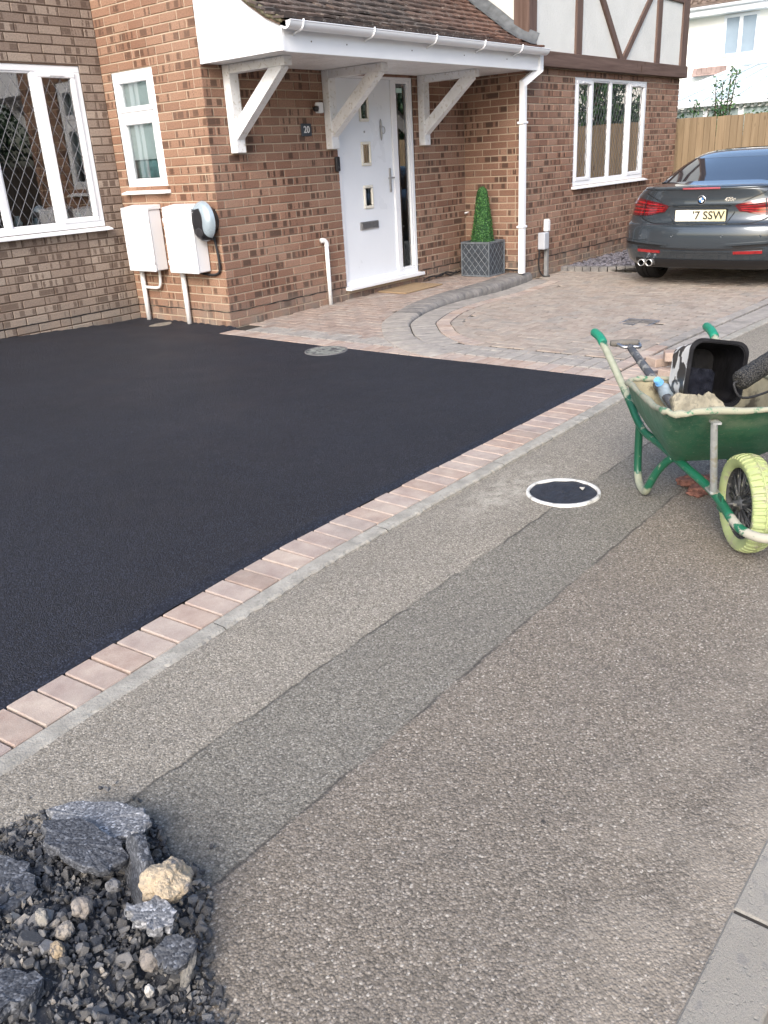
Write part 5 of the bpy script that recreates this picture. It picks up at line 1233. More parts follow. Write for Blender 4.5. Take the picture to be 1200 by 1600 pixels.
# an inner black tray leaning in the tub
g = MB()
def P3(d, x_, y_): return tc + ax_*d + rt_*x_ + up_*y_
g2 = [(.05,-.098,-.112),(.05,.02,-.112),(.055,.02,.0),(.055,.005,.012),(.055,-.098,.012)]
g.add([P3(*p) for p in g2] + [P3(p[0]+.006, p[1], p[2]) for p in g2], [(0,1,2,3,4), (9,8,7,6,5)] + [(i, (i+1)%5, 5+(i+1)%5, 5+i) for i in range(5)]); o = g.build('paint_tray', simple('glossy_tar_tray', (.008,.009,.014), .2, var=.4, vs=40., bump=.12, bs=80.)); tag(o, 'flat black scraper tray standing inside the splashed tub', 'tray')
# foam roller
t = thing('paint_roller', (3.35, .93, .55), 'tar-soaked foam roller resting across the wheelbarrow', 'roller')
ra, rb = Vector((3.09, .895, .575)), Vector((3.39, .752, .690)); dr_ = (rb-ra).normalized()
g = MB(); N = 60
def RL(u, v):
    a = 2*math.pi*u; s_ = dr_.cross(Vector((0,0,1))).normalized(); q = s_.cross(dr_); L = (rb-ra).length; e = min(1, min(v, 1-v)*16+.55)
    r_ = .036*e*(1+.03*math.sin(a*9+v*40)*math.sin(v*90)); return ra + dr_*(L*v) + (s_*math.cos(a)+q*math.sin(a))*r_
def foam():
    n = NT('tarry_foam'); v = n.coord(); f = n.voro(v, 170.)
    n.set(Base_Color=n.mix(n.mr(f, .0, .6), (.10,.095,.085), (.012,.012,.012)), Roughness=.6); n.bump(f, 1., .006); return n.mat
g.grid(RL, 30, 40); s_ = dr_.cross(Vector((0,0,1))).normalized(); q_ = s_.cross(dr_)
for end, v_ in ((ra, -1), (rb, 1)): g.add([end + (s_*math.cos(k*.3927)+q_*math.sin(k*.3927))*.0212 for k in range(16)], [tuple(range(16))])
g.build('foam_sleeve', foam(), t, fix=True)
g = MB(); e_ = rb + dr_*.012; g.tube([rb, e_], .020, 16); g.build('end_cap', simple('blue_cap', (.05,.12,.35), .4), t)
g = MB(); g.tube([ra-dr_*.0, ra-dr_*.02, ra-dr_*.02+Vector((.02,-.03,-.05)), Vector((3.22,.80,.53)), Vector((3.5,.60,.62))], .0045, 8, sub=4); g.build('wire_frame', M['rubber'], t)
g = MB(); g.tube([Vector((3.5,.60,.62)), Vector((3.62,.52,.65))], .016, 10); g.build('roller_handle', M['black_plastic'], t)
# broken slab and mossy lump
def slabpiece(mb, outline, T_, th, m=0, amp=.004, seed=0, col=None, nseg=3):
    rr = random.Random(seed); P = []
    for i in range(len(outline)):
        a, b = Vector((*outline[i], 0)), Vector((*outline[(i+1)%len(outline)], 0))
        for k in range(nseg): p = a.lerp(b, k/nseg); P.append(p + (Vector((rr.gauss(0,amp), rr.gauss(0,amp), 0)) if k else Vector((0,0,0))))
    n_ = len(P); c = sum(P, Vector())/n_; vs = []
    for (sc_, z) in ((.965, th/2), (.995, th/2-th*.12), (1.0, 0), (.97, -th/2+th*.1), (.88, -th/2)):
        for p in P: q = c+(p-c)*sc_; vs.append(T_ @ Vector((q.x+rr.gauss(0,amp*.3), q.y+rr.gauss(0,amp*.3), z+rr.gauss(0, amp*.3))))
    fs = [(i*n_+k, i*n_+(k+1)%n_, (i+1)*n_+(k+1)%n_, (i+1)*n_+k) for i in range(4) for k in range(n_)]
    ct = len(vs); vs.append(T_ @ Vector((c.x, c.y, th/2+amp*.2))); cb = ct+1; vs.append(T_ @ Vector((c.x, c.y, -th/2)))
    fs += [(k, (k+1)%n_, ct) for k in range(n_)] + [(4*n_+(k+1)%n_, 4*n_+k, cb) for k in range(n_)]
    mb.add(vs, fs, m, False, col)
def basis_T(o_, ux, uy):
    ux = Vector(ux).normalized(); uz = ux.cross(Vector(uy)).normalized(); uy = uz.cross(ux)
    return Matrix(((ux.x, uy.x, uz.x, o_[0]), (ux.y, uy.y, uz.y, o_[1]), (ux.z, uy.z, uz.z, o_[2]), (0,0,0,1)))
vr = Vector((.6224552, -.78074778, -.0546116))                       # roughly across the view
g = MB(); T_ = basis_T(Vector((3.115, 1.040, .452)), vr, Vector((.45, .25, .85)))
slabpiece(g, [(-.100,-.06), (.110,-.06), (.092,.018), (.060,.050), (.028,.053), (.010,.044), (-.010,.048), (-.075,.056), (-.10,.040)], T_, .045, amp=.0035, seed=4)
tag(g.build('stone_slab', M['stone_tan'], loc=(3.115,1.040,.42)), 'broken beige slab piece leaning in the front of the wheelbarrow', 'slab')
g = MB(); rock(g, (3.50, 1.385, .385), .045, 5, (.8,.7,1.3), sub=4, amp=.3)
tag(g.build('mortar_lump', simple('mossy_lump', (.17,.12,.045), .95, var=.4, vs=30., bump=1., bs=90.), loc=(3.50,1.385,.33)), 'brown mossy lump in the handle-end corner of the wheelbarrow', 'lump')
# water bottle
t = thing('water_bottle', (3.34, 1.23, .40), 'clear plastic water bottle with a blue cap in the wheelbarrow', 'bottle')
ba, bb = Vector((3.40, 1.225, .375)), Vector((3.29, 1.272, .500)); bd_ = (bb-ba).normalized(); Mbt = bd_.to_track_quat('Z', 'Y').to_matrix().to_4x4(); Mbt.translation = ba
M['bottle'] = glass_mat('clear_blue_plastic', (.72,.84,.95), 5.)
bt = NT('clear_plastic'); bt.set(Base_Color=(.75,.85,.95), Roughness=.08, IOR=1.25); bt.b.inputs['Transmission Weight'].default_value = .9; bt.bump(bt.noise(bt.coord(), 30., 2.), .6, .01)
g = MB(); g.lathe([(0,-.06),(.030,-.06),(.038,-.05),(.036,-.03),(.038,-.01),(.036,.01),(.038,.03),(.038,.06),(.034,.085),(.022,.115),(.0135,.135),(.0135,.15)], M=Mbt, seg=24); bt2 = NT('clear_bottle_plastic'); bt2.set(Base_Color=(.55,.70,.85), Roughness=.12); bt2.b.inputs['Alpha'].default_value = .5; bt2.bump(bt2.noise(bt2.coord(), 60., 2.), .8, .01); g.build('bottle_body', bt2.mat, t, auto=60)
g = MB(); g.lathe([(.0,.170),(.0125,.170),(.0145,.166),(.0150,.148),(.0175,.1475),(.0175,.143)], M=Mbt, seg=20); g.build('cap', simple('blue_bottle_cap', (.16,.42,.78), .4, var=.05), t, auto=50)
# spade with a T handle
t = thing('shovel', (3.3, 1.2, .4), 'old shovel with a grey T handle leaning over the handle end of the barrow', 'shovel')
hs, he = Vector((3.70, 1.565, .525)), Vector((3.24, 1.16, .395))
g = MB(); g.tube([hs, hs.lerp(he,.3), hs.lerp(he,.7), he], [.015,.018,.019,.019], 12, sub=3); g.build('shaft', simple('worn_dark_shaft', (.055,.06,.07), .65, var=.4, vs=20., bump=.4, dirt=((.22,.22,.21), .35, 25.)), t)
tx = Vector((.56,-.80,-.03)).normalized(); tp = hs + (hs-he).normalized()*.045
g = MB(); g.tube([tp-tx*.075, tp-tx*.06, tp+tx*.045, tp+tx*.055], [.013,.0165,.0165,.013], 12); g.build('handle_grip', simple('grey_grip', (.12,.112,.10), .8, var=.2, vs=30.), t)
g = MB(); g.tube([tp+tx*.05, hs+tx*.045+Vector((0,0,.0)), hs, hs+(he-hs).normalized()*.06], .0085, 8, sub=4); g.tube([tp-tx*.05, hs-tx*.03, hs], .0085, 8, sub=3); g.build('yoke', M['steel'], t)
bd2 = (he-hs).normalized(); T_ = basis_T(he+bd2*.11+Vector((0,0,-.02)), bd2, wn_)
g = MB(); slabpiece(g, [(-.12,-.08),(.12,-.09),(.14,0),(.12,.09),(-.12,.08)], T_, .006, amp=.001); g.build('blade', M['steel'], t)
# ---- stack of loose blocks behind the barrow
grp = 'loose paving blocks stacked behind the wheelbarrow'
bl_ = [(5.05,1.80,.028,.10,'bottom front block of the small stack behind the tub'), (5.16,1.93,.028,.0,'bottom rear block of the small stack behind the tub'),
       (5.06,1.84,.083,.22,'second block up in the small stack behind the tub'), (5.10,1.93,.138,.05,'third block up in the stack, its end showing behind the shovel shaft'), (5.03,1.80,.193,-.5,'topmost peach paving block of the small stack')]
for (x_, y_, z_, r_, lb) in bl_:
    g = MB(); T_ = Matrix.Translation((x_, y_, z_)) @ Matrix.Rotation(r_+rad(-35), 4, 'Z'); g.box((-.1,-.05,-.027), (.1,.05,.027), 0, .004, (R.random(), R.random(), 0, 1), M=T_)
    tag(g.build('paving_block', M['pink_block'], loc=(x_, y_, z_-.027)), lb, 'paving block', grp)
# brown crumpled leaves behind the wheel
M['rust'] = simple('rusty_brown', (.17,.075,.055), .8, var=.5, vs=40., bump=.8, bs=60.)
g = MB(); rock(g, (3.47,1.135,.026), .062, 11, (1.3,.7,.45), Matrix.Rotation(rad(-50), 4, 'Z'), sub=4, amp=.34, fr=1.7); rock(g, (3.39,1.085,.02), .05, 14, (1.2,.8,.45), Matrix.Rotation(rad(-30), 4, 'Z'), sub=4, amp=.34, fr=1.7)
tag(g.build('clay_lump', M['rust'], loc=(3.43,1.11,0)), 'crumpled reddish brown lump on the ground behind the yellow wheel', 'debris')
# ------------------------------------------------------------------ rubble heap
from mathutils import noise as nz
def mound(x, y):
    # height of the heap
    ed = 1.0
    cx, cy = .22, 1.02; a = math.atan2(y-cy, x-cx); r_ = math.hypot((x-cx), (y-cy))
    Rm = .60 + .05*math.sin(3*a+1) + .04*math.sin(7*a)
    dx = x - (.795 - .62*max(0, 1.25-y) + .02*math.sin(y*23))            # right boundary
    dy = (y - (1.74 - (x-.55)*.75 + .02*math.sin(x*31)))                  # back boundary
    d = min(-dx, -dy*.8)
    h = .13*S(d/.42) if d > 0 else -.03
    return h + (.020*nz.noise(Vector((x*9, y*9, 0)))+.012*nz.noise(Vector((x*25, y*25, 3)))) * min(1, max(0, d*8+.1))
g = MB(); g.grid(lambda u, v: (-.9+1.9*u, -.1+2.1*v, mound(-.9+1.9*u, -.1+2.1*v)-.008), 150, 160, smooth=False)
def rub_mat():
    n = NT('broken_tarmac_rubble'); v = n.coord(); sp = n.n('ShaderNodeSeparateColor', i_0=n.attr().outputs[0]); r = sp.outputs[0]
    c = n.ramp(r, [(0, (.03,.032,.038)), (.3, (.065,.069,.078)), (.55, (.13,.122,.11)), (.78, (.19,.193,.20)), (.92, (.27,.25,.22)), (1, (.40,.36,.31))])
    c = n.mix(n.mr(n.noise(v, 60., 5., .75), .45, .62, 0., .75), c, n.mix(r, (.05,.052,.058), (.20,.19,.175))); c = n.mix(n.mr(n.noise(v, 260., 2.), .6, .7, 0., .5), c, (.22,.22,.22))
    n.set(Base_Color=c, Roughness=.85, Specular_IOR_Level=.4); n.bump(n.noise(v, 140., 5., .75), .8, .0028); return n.mat
M['rubble'] = rub_mat()
for i in range(len(g.c)): g.c[i] = (.12+.15*R.random(), 0, 0, 1)
tmpl = []
for k in range(14):
    bm = bmesh.new(); rr = random.Random(100+k)
    for _ in range(11):
        p = Vector((rr.gauss(0,1), rr.gauss(0,1), rr.gauss(0,1))).normalized(); bm.verts.new((p.x*(.8+.3*rr.random()), p.y*(.6+.3*rr.random()), p.z*(.5+.3*rr.random())))
    bmesh.ops.convex_hull(bm, input=bm.verts); bmesh.ops.delete(bm, geom=[v for v in bm.verts if not v.link_faces], context='VERTS'); bm.verts.index_update()
    bmesh.ops.bevel(bm, geom=list(bm.edges), offset=.03, segments=1, affect='EDGES', clamp_overlap=True); bm.verts.index_update()
    tmpl.append(([v.co.copy() for v in bm.verts], [tuple(v.index for v in f.verts) for f in bm.faces])); bm.free()
def stone(mb, c, s, rr, col, sq=(1,1,1), m=0, rot=None):
    V_, F_ = tmpl[rr.randrange(len(tmpl))]; E_ = rot or Euler((rr.random()*6.28, rr.random()*6.28, rr.random()*6.28)).to_matrix(); mb.add([E_ @ Vector((v.x*sq[0], v.y*sq[1], v.z*sq[2]))*s + Vector(c) for v in V_], F_, m, False, col)
rr = random.Random(21); cnt = 0
while cnt < 20000:
    x_ = -.25+1.15*rr.random(); y_ = .55+1.35*rr.random(); h = mound(x_, y_)
    if h < -.02:
        if not (h > -.04 and rr.random() < .012 and x_ > .5 and mound(x_-.07, y_-.07) > -.02): continue
        h = 0
        s = .003+.006*rr.random()
    else: s = .0030*math.exp(abs(rr.gauss(0,.85))) ; s = min(s, .016)
    if y_ < .75 and rr.random() < .3: continue
    v_ = rr.random(); q = rr.random()*.8 if v_ < .90 else (.86+.14*rr.random())
    stone(g, (x_, y_, h+s*.25), s, rr, (q, rr.random(), 0, 1)); cnt += 1
for k in range(90):                                                   # thin broken plates of old surfacing
    x_ = -.1+.9*rr.random(); y_ = .75+.95*rr.random(); h = mound(x_, y_)
    if h < .01: continue
    q = .010+.019*rr.random()**1.5; n_ = 5+rr.randrange(3); a0 = rr.random()*6.28; P_ = [(q*(.7+.5*rr.random())*math.cos(a0+6.283*i/n_), q*(.55+.4*rr.random())*math.sin(a0+6.283*i/n_)) for i in range(n_)]
    vs_ = len(g.v); T_ = Matrix.Translation((x_, y_, h+.008)) @ Euler((rr.gauss(0,.45), rr.gauss(0,.45), rr.random()*6.28)).to_matrix().to_4x4(); th = .006+.008*rr.random()
    lay = [[T_ @ Vector((p[0]*s_, p[1]*s_, z_)) for p in P_] for s_, z_ in ((.88, th/2), (1, th/4), (.97, -th/2))]
    g.add(lay[0]+lay[1]+lay[2], [tuple(range(n_)), tuple(range(2*n_, 3*n_))[::-1]] + [(i+j*n_, (i+1)%n_+j*n_, (i+1)%n_+(j+1)*n_, i+(j+1)*n_) for j in (0, 1) for i in range(n_)], 0, False, (.35+.5*rr.random(), rr.random(), 0, 1))
o = g.build('rubble_heap', M['rubble'], fix=False); tag(o, 'heap of dark broken tarmac and small stones on the pavement', 'rubble', kind='stuff')
def asph(name, top, bot):
    n = NT(name); v = n.coord(); ce = n.n('ShaderNodeTexVoronoi', feature='F1', i_Vector=v, i_Scale=190.); r = n.n('ShaderNodeSeparateColor', i_0=ce.outputs[1]).outputs[0]
    c = n.ramp(r, [(0, bot), (.7, top), (.93, tuple(x*1.5 for x in top)), (1, tuple(x*2.2 for x in top))])
    n.set(Base_Color=c, Roughness=.85); n.bump(n.math('ADD', n.mr(ce.outputs[0], 0, .7, 1., 0.), n.math('MULTIPLY', n.noise(v, 50., 4.), .4)), .7, .0018); return n.mat
M['asph_g'] = asph('grey_asphalt_slab', (.21,.215,.225), (.10,.105,.115)); M['asph_d'] = asph('dark_asphalt_slab', (.085,.09,.10), (.035,.038,.045))
gs = 'broken asphalt slabs on the rubble heap'
def T3(c, rz=0., rx=0., ry=0.): return Matrix.Translation(c) @ Euler((rx, ry, rz)).to_matrix().to_4x4()
def w2(P, c): return [(p[0]-c[0], p[1]-c[1]) for p in P]
slabs = [
 ((.700,1.470,.062), [(.655,1.600),(.700,1.580),(.765,1.475),(.785,1.400),(.760,1.345),(.715,1.350),(.680,1.375),(.655,1.450),(.640,1.530)], .020, -.10, .06, 'asph_g', 'largest grey asphalt slab, lying flat along the back edge of the rubble heap'),
 ((.618,1.395,.105), [(.60,1.50),(.66,1.45),(.68,1.33),(.655,1.28),(.60,1.29),(.575,1.36),(.565,1.44)], .020, .08, .16, 'asph_d', 'dark asphalt slab with a pale broken edge, just in front of the largest grey slab'),
 ((.585,1.118,.112), [(.570,1.160),(.620,1.140),(.628,1.085),(.600,1.066),(.572,1.080),(.556,1.125)], .022, .20, .12, 'asph_g', 'small flat asphalt piece below the pale rock'),
 ((.325,1.150,.150), [(.26,1.20),(.32,1.215),(.37,1.17),(.385,1.12),(.33,1.10),(.26,1.12)], .03, -.1, .25, 'asph_d', 'asphalt piece at the bottom left corner of the heap'),
 ((.440,1.420,.120), [(.38,1.52),(.47,1.50),(.52,1.41),(.50,1.34),(.43,1.33),(.37,1.40)], .032, .1, .12, 'asph_d', 'thick crumbling dark asphalt lump at the left of the rubble heap'),
 ((.660,1.250,.085), [(-9,0)], .03, 0, 0, 'asph_d', 'narrow asphalt piece standing on edge beside the pale rock'),
 ((.575,1.035,.085), [(.55,1.06),(.60,1.055),(.615,1.02),(.58,1.0),(.545,1.02)], .025, .3, .0, 'asph_d', 'small dark asphalt piece with a pale chip, right of the small flat piece')]
for i, (c, P, th, rx, ry, mt, lb) in enumerate(slabs):
    g = MB()
    if P[0][0] == -9:
        T_ = basis_T(Vector(c), (.45, .85, .25), (.25, -.25, .95)); slabpiece(g, [(-.075,-.05),(.05,-.05),(.085,.0),(.05,.045),(-.02,.055),(-.08,.02)], T_, .024, amp=.003, seed=i)
    else: slabpiece(g, w2(P, c), T3(c, 0, rx, ry), th, amp=.0035 if i < 2 else .0045, seed=i+3, nseg=4)
    tag(g.build('asphalt_slab', M[mt], loc=c), lb, 'asphalt slab', gs)
def stmat(n_, c_): return simple(n_, c_, .9, var=.3, vs=45., bump=1., bs=120., dirt=((.07,.07,.075), .5, 35.))
g = MB()
T_ = Euler((.3,.2,.6)).to_matrix().to_4x4(); rock(g, (.665,1.158,.105), .050, 31, (1.05,.85,.80), T_, sub=5, amp=.34, fr=1.35)
pr = NT('cream_flint'); v = pr.coord(); f = pr.noise(v, 16., 5., .65); pr.set(Base_Color=pr.mix(pr.mr(f, .50, .60), pr.mix(pr.noise(v, 40., 4.), (.56,.47,.34), (.33,.26,.18)), (.12,.125,.14)), Roughness=.85); pr.bump(pr.noise(v, 60., 5., .7), 1., .008)
tag(g.build('pale_rock', pr.mat, loc=(.665,1.158,.07)), 'cream-coloured jagged rock, the brightest stone on the rubble heap', 'rock')
gst = 'larger stones on the rubble heap'
for (c, s, sq, cl, lb, sd_) in [((.520,1.222,.128), .026, (1.1,.9,.8), (.26,.23,.20), 'rounded brown-grey stone near the middle of the heap', 1), ((.470,1.198,.130), .019, (1,.9,1), (.36,.32,.27), 'angular pale stone just below the rounded brown-grey one', 2),
     ((.462,1.262,.128), .017, (.8,.7,1.3), (.30,.28,.24), 'small oval stone left of the rounded brown-grey one', 3), ((.590,1.015,.062), .027, (1.7,.6,.55), (.22,.21,.19), 'long grey stone on the right edge of the heap', 4),
     ((.545,1.060,.082), .026, (1,1,.8), (.20,.18,.16), 'round brownish stone left of the long grey stone', 5), ((.436,1.163,.138), .017, (1.4,.8,.8), (.42,.33,.22), 'tan sliver of stone in the lower left of the heap', 6),
     ((.392,1.335,.150), .030, (.9,.8,1), (.34,.31,.26), 'pale stone cut by the left edge of the picture', 7), ((.588,1.225,.120), .017, (1,1,.8), (.17,.17,.175), 'small grey stone left of the pale rock', 8), ((.500,1.000,.095), .012, (1.2,.8,.8), (.48,.46,.42), 'whitish pebble low in the middle of the heap', 9)]:
    g = MB(); rock(g, c, s*.84, sd_+40, sq, Euler((.4*sd_, .2*sd_, .9*sd_)).to_matrix().to_4x4(), sub=3, amp=.28, fr=1.6)
    tag(g.build('loose_stone', stmat('stone_%d' % sd_, cl), loc=(c[0], c[1], c[2]-s*.7)), lb, 'stone', gst)
# ------------------------------------------------------------------ fence, garden and house beyond
fx = 14.0
M['fence'] = wood_mat('treated_pine', (.25,.185,.115), (.345,.265,.175), axis=2, scale=.7)
fen = thing('garden_fence', (fx, 3.0, -.08), 'pale pine featherboard fence behind the parked car', 'fence')
g = MB(); y = 5.46; k = 0
while y > -2.0:
    w = .118; T_ = Matrix.Translation((fx, y, 0)) @ Matrix.Rotation(R.gauss(0,.006), 4, 'X')
    yy = -w; v8 = [(-.002-.0, 0), (-.022, -.0)]
    z1 = 1.70+R.gauss(0,.004); z0 = -.06
    prof = [(.0,.006), (-.006,.006), (-.036,-w+.004), (-.016,-w+.004)]
    vs = [T_ @ Vector((px_, py__, z)) for z in (z0, z1) for px_, py__ in prof]
    g.add(vs, [(0,1,5,4), (1,2,6,5), (2,3,7,6), (3,0,4,7), (4,5,6,7), (0,3,2,1)], 0, False, (R.random(), R.random(), 0, 1)); y -= .1+R.gauss(0,.001)
g.build('boards', M['fence'], fen)
g = MB(); g.box((fx+.002, -2, .3), (fx+.07, 5.46, .37)); g.box((fx+.002, -2, 1.35), (fx+.07, 5.46, 1.42)); g.build('rail', M['fence'], fen)
g = MB(); g.box((13.845, 5.33, -.1), (13.975, 5.46, 1.5)); g.build('end_post', M['fence'], fen)
g = MB(); g.grid(lambda u, v: (13.9+60*u, -25+60*v, -.10), 8, 8); tag(g.build('lawn', simple('garden_lawn', (.05,.09,.02), .95, var=.4, vs=4.)), kind='structure')
LF = leaf_mat('garden_leaf', (.015,.055,.018), (.04,.11,.035), (.10,.20,.07)); BARK = simple('shrub_bark', (.07,.05,.035), .9, var=.3)
def shrub(x, y, z0, h, w, n_, lb, seed, size=.03, cat='shrub', spire=False):
    rr = random.Random(seed); t = thing('garden_shrub', (x, y, z0), lb, cat, 'shrubs showing above the fence'); P = []
    g = MB(); br = []
    for k in range(9):
        a = rr.random()*6.28; r_ = w*(.2+.8*rr.random()); tip = Vector((x+math.cos(a)*r_, y+math.sin(a)*r_, z0+h*(.55+.45*rr.random()) if not spire or k else z0+h)); g.tube([(x, y, z0), (x+math.cos(a)*r_*.3, y+math.sin(a)*r_*.3, z0+h*.45), tip], [.03,.018,.005], 5, sub=3); br.append(tip)
    g.build('branch', BARK, t)
    for k in range(n_):
        b_ = br[rr.randrange(len(br))]; q = rr.random()**.6; base_ = Vector((x, y, z0+h*.35)); p = base_.lerp(b_, q); s_ = w*.20*(1.2-q*.5) if not spire else w*.16; P.append((p.x+rr.gauss(0,s_), p.y+rr.gauss(0,s_), p.z+rr.gauss(0,s_*.9)))
    g = MB(); leaves(g, P, size, None, seed); g.build('foliage', LF, t, fix=False); return t
shrub(15.1, 5.62, -.1, 2.10, .30, 1500, 'low leafy shrub showing above the fence next to the house corner', 1, .028)
shrub(15.0, 5.06, -.1, 2.5, .22, 1400, 'tall spiky-topped shrub rising above the fence', 2, .028, spire=True)
shrub(15.2, 5.35, -.1, 2.0, .22, 800, 'small shrub between the tall one and the house corner', 5, .026)
shrub(15.1, 4.15, -.1, 2.28, .34, 2200, 'leafy shrub above the fence at the right edge of the picture', 3, .03)
shrub(15.1, 4.62, -.1, 2.02, .20, 700, 'low shrub between the tall shrub and the one at the right edge', 6, .026)
# far white house
fh = thing('white_house', (27, 8, 0), 'white rendered house with a tiled roof and upstairs window beyond the fence', 'house')
M['wrend'] = simple('bright_white_render', (.86,.85,.80), .9, var=.02, vs=1., bump=.2, bs=8.)
Tz = Matrix.Translation((27, 0, 0))
g = MB(); g.box((27, -6, -.1), (35, 14, 4.72)); g.build('wall', M['wrend'], fh)
g = MB(); g.box((26.62, -6.2, 4.55), (26.66, 14.2, 4.78), 0, .01); g.box((26.66, -6.2, 4.55), (27, 14.2, 4.57)); g.box((26.52, -6.2, 4.70), (26.61, 14.2, 4.80), 0, .03); g.build('eaves_board', M['upvc'], fh)
g = MB(); rwi = 0
for k in range(22):
    z_ = 4.84+k*.19*.62; x_ = 26.56+k*.19*.78
    y_ = 4.0
    while y_ < 14:
        g.tube([(x_, y_+.07, z_+.03), (x_+.26, y_+.07, z_+.03+.20)], .05, 6, cap=True, col=(R.random(), 0, 0, 1)); g.box((x_, y_, z_-.01), (x_+.2, y_+.24, z_+.02), 0, 0, (R.random(), 0, 0, 1)); y_ += .25
g.prism([(26.5, 4.78), (31, 8.0), (35.5, 4.78)], -6.3, 14.3, axis=1); g.build('roof', simple('grey_brown_pantiles', (.17,.13,.105), .9, var=.35, vs=6.), fh)
def leafy_tree(x, y, h, w, seed, lb):
    rr = random.Random(seed); t = thing('garden_tree', (x, y, -.1), lb, 'tree', 'trees in the garden beyond the fence'); g = MB(); g.tube([(x,y,-.15),(x+.05,y,h*.3),(x,y+.05,h*.6),(x,y,h*.9)], [.09,.07,.04,.01], 8, sub=3); tips = []
    for k in range(18):
        a = rr.random()*6.28; z = h*(.25+.7*rr.random()); r_ = w*(1-abs((z/h)-.5)*.9)*(.5+.5*rr.random()); tp_ = Vector((x+math.cos(a)*r_, y+math.sin(a)*r_, z)); g.tube([(x,y,z-.4), tp_], [.03,.008], 5); tips.append(tp_)
    g.build('trunk', BARK, t); P = []
    for k in range(4200): b_ = tips[rr.randrange(18)]; P.append((b_.x+rr.gauss(0,.2), b_.y+rr.gauss(0,.2), b_.z+rr.gauss(0,.2)))
    g = MB(); leaves(g, P, .055, None, seed); g.build('crown', LF, t, fix=False)
for i_, (x_, y_, h_, w_, lb_) in enumerate(((16.2,2.9,2.9,.8,'rounded garden tree nearest the fence'), (17.6,2.2,3.3,1.0,'taller garden tree behind the rounded one'), (19.5,3.0,2.7,.8,'low garden tree far behind the fence'), (16.0,1.2,2.6,.8,'bushy garden tree behind the middle of the fence'))): leafy_tree(x_, y_, h_, w_, 80+i_, lb_)
def farwin(y0, y1, z0, z1, n_=2):
    g = MB(); T_ = Matrix(((0, 1, 0, 27), (-1, 0, 0, 0), (0, 0, 1, 0), (0, 0, 0, 1))); rectframe(g, -y1, -y0, z0, z1, .07, -.04, .02, T_); m_ = (y0+y1)/2; g.box((-m_-.05, -.04, z0+.07), (-m_+.05, .02, z1-.07), M=T_); w_ = g.build('window', M['upvc'], fh)
    g = MB(); g.box((-y1+.06, -.012, z0+.06), (-y0-.06, -.003, z1-.06), M=T_); g.build('pane', simple('pale_reflecting_pane', (.24,.31,.38), .08, var=.15, vs=1.5), w_)
farwin(8.28, 9.22, 3.50, 4.52); farwin(3.6, 5.4, 3.5, 4.5)
# conservatory in front of it
cs = thing('conservatory', (23, 7.5, 0), 'white-framed conservatory with a pale blue glazed roof in front of the white house', 'conservatory')
glz = simple('pale_blue_roof_glazing', (.58,.70,.73), .2, var=.06, vs=.6); wfr = M['upvc']
yc0, yc1, xc0, ze, zr = 3.0, 9.6, 22.5, 2.22, 3.10
g = MB(); g.add([(xc0,yc0,ze),(xc0,yc1,ze),(25.2,yc1-1.6,zr),(25.2,yc0+1.6,zr)], [(0,1,2,3)]); g.add([(xc0,yc1,ze),(26.99,yc1,ze),(26.99,yc1-1.6,zr),(25.2,yc1-1.6,zr)], [(0,1,2,3)]); g.add([(25.2,yc1-1.6,zr),(26.99,yc1-1.6,zr),(26.99,yc0+1.6,zr),(25.2,yc0+1.6,zr)], [(0,1,2,3)]); rf_ = g.build('glazed_roof', glz, cs)
g = MB(); g.box((xc0-.10, yc0, ze-.10), (xc0+.02, yc1, ze+.02), 0, .01); n_ = 9
for k in range(n_+1):
    y0_ = yc0+(yc1-yc0)*k/n_; y1_ = yc0+1.6+(yc1-yc0-3.2)*k/n_; g.tube([(xc0, y0_, ze+.04), (25.2, y1_, zr+.04)], .035, 6)
g.tube([(25.2, yc0+1.6, zr+.06), (25.2, yc1-1.6, zr+.06)], .07, 8); g.build('roof_frame', wfr, cs)
g = MB()
for k in range(40): y0_ = yc0+.1+k*.165; g.box((xc0-.11, y0_, ze-.16), (xc0-.02, y0_+.07, ze-.11))
g.build('gutter_dentil', simple('dark_grey_trim', (.12,.14,.13), .7), cs)  # row of dark grey blocks below the gutter
g = MB()
for k in range(8):
    y0_ = yc0+(yc1-yc0)*k/8; y1_ = yc0+(yc1-yc0)*(k+1)/8; rectframe(g, -y1_, -y0_, .5, ze-.12, .06, 0, .06, Matrix(((0,1,0,xc0),(-1,0,0,0),(0,0,1,0),(0,0,0,1))))
g.box((xc0, yc0, -.1), (xc0+.2, yc1, .5)); g.build('window_frame', wfr, cs)
g = MB(); g.box((xc0+.04, yc0+.05, .5), (xc0+.05, yc1-.05, ze-.12)); g.build('glass', simple('conservatory_glass', (.30,.36,.36), .1, var=.3, vs=1.), cs)
# small tiled outhouse roof glimpsed behind the glazing
oh_ = thing('garden_shed', (24.5, 8.3, 0), 'little building with red-brown roof tiles glimpsed above the conservatory', 'shed')
rt_m = simple('red_brown_tiles', (.34,.25,.22), .9, var=.3, vs=5.)
g = MB()
for k in range(6): g.box((25.30, 8.62+k*.13, 3.02), (25.36, 8.50+k*.13, 3.16), M=None)
g.prism([(25.28, 2.98), (25.42, 3.18), (25.5, 3.18), (25.5, 2.98)], 8.6, 9.4, axis=1); g.build('roof', rt_m, oh_); g = MB(); g.box((25.5, 8.2, 0), (25.9, 9.6, 3.1)); g.build('wall', M['wrend'], oh_)
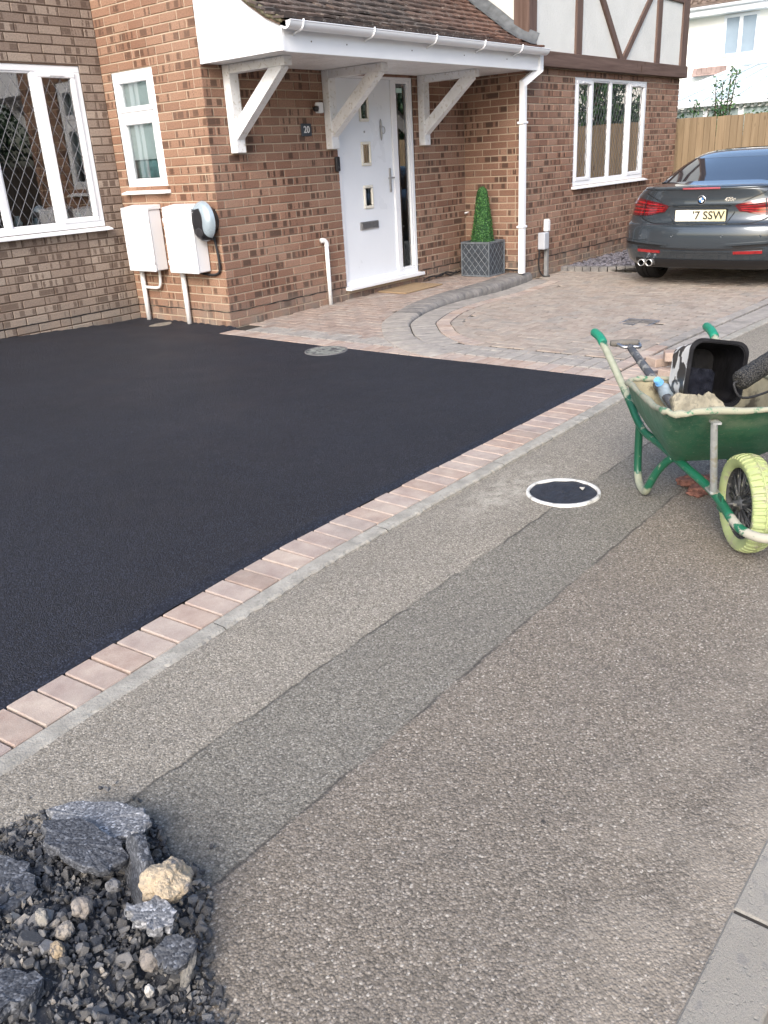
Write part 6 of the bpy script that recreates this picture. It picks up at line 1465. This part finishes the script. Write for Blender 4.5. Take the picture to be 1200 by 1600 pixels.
# ------------------------------------------------------------------ across the street, behind the viewer: seen only in reflections
def facing_house(x0, x1, y1, col, lb, wn__):
    t = thing('facing_house', ((x0+x1)/2, y1, 0), lb, 'house')
    g = MB(); g.box((x0, y1-8, -.1), (x1, y1, 5.0)); g.build('wall', col, t)
    g = MB(); g.prism([(y1+.4, 4.9), (y1-4, 8.0), (y1-8.4, 4.9)], x0-.3, x1+.3, axis=0); g.build('roof', simple('facing_roof', (.12,.08,.065), .9, var=.3), t)
    for (a, b, c, d) in wn__:
        g = MB(); rectframe(g, a, b, c, d, .08, -.05, .02, Matrix.Translation((0, y1, 0)) @ Matrix.Diagonal((1,-1,1,1))); w_ = g.build('window', M['upvc'], t); g = MB(); g.box((a+.07, y1+.003, c+.07), (b-.07, y1+.012, d-.07)); g.build('pane', simple('dark_pane', (.03,.035,.04), .06), w_)
facing_house(2, 12, -13, simple('cream_render', (.62,.56,.40), .9, var=.05), 'cream rendered house across the street', [(3.5,5.3,.9,2.2),(3.5,5.3,3.2,4.4),(8.5,10.3,.9,2.2),(8.5,10.3,3.2,4.4)])
facing_house(-13, -1, -14, simple('brown_brick_far', (.22,.14,.10), .9, var=.2), 'brown brick house across the street', [(-11,-9,.9,2.2),(-6,-4,.9,2.2),(-11,-9,3.2,4.4),(-6,-4,3.2,4.4)])
t = thing('street_fence', (24, -9.6, 0), 'brown panel fence across the street', 'fence')
g = MB(); x_ = 13
while x_ < 44: g.box((x_, -9.62, -.03), (x_+.115, -9.6, 1.75), 0, 0, (R.random(),0,0,1)); x_ += .125
g.build('boards', wood_mat('brown_fence_boards', (.20,.13,.08), (.28,.19,.12), 2, .5), t)
LF2 = leaf_mat('tree_leaf', (.012,.04,.012), (.03,.085,.025), (.08,.15,.05))
def tree(x, y, h, w, seed, lb):
    rr = random.Random(seed); t = thing('street_tree', (x, y, 0), lb, 'tree', 'trees across the street'); g = MB(); g.tube([(x,y,-.1),(x+.1,y,h*.3),(x,y+.1,h*.6),(x,y,h*.9)], [.18,.14,.08,.02], 8, sub=3); tips = []
    for k in range(16):
        a = rr.random()*6.28; z = h*(.3+.6*rr.random()); r_ = w*(1-abs((z/h)-.55)*.9)*(.6+.4*rr.random()); tp_ = Vector((x+math.cos(a)*r_, y+math.sin(a)*r_, z+.3)); g.tube([(x,y,z-.5), tp_], [.05,.01], 5); tips.append(tp_)
    g.build('trunk', BARK, t); P = []
    for k in range(5200): b_ = tips[rr.randrange(16)]; P.append((b_.x+rr.gauss(0,.42), b_.y+rr.gauss(0,.42), b_.z+rr.gauss(0,.38)))
    g = MB(); leaves(g, P, .10, None, seed); g.build('crown', LF2, t, fix=False)
for i, (x_, y_, h_, w_) in enumerate(((15.5,-11,5.2,1.7),(18.5,-11.2,6,1.9),(21.5,-11,4.8,1.8),(25,-11.4,6.2,2.1),(29,-11.2,5.5,2.0),(33.5,-12,6.5,2.2))): tree(x_, y_, h_, w_, 50+i, ['bushy tree nearest the cream house across the street', 'second tree along the opposite fence', 'short tree in the middle of the opposite fence', 'tall tree past the middle of the opposite fence', 'tree near the far end of the opposite fence', 'tallest tree at the far end of the opposite fence'][i])
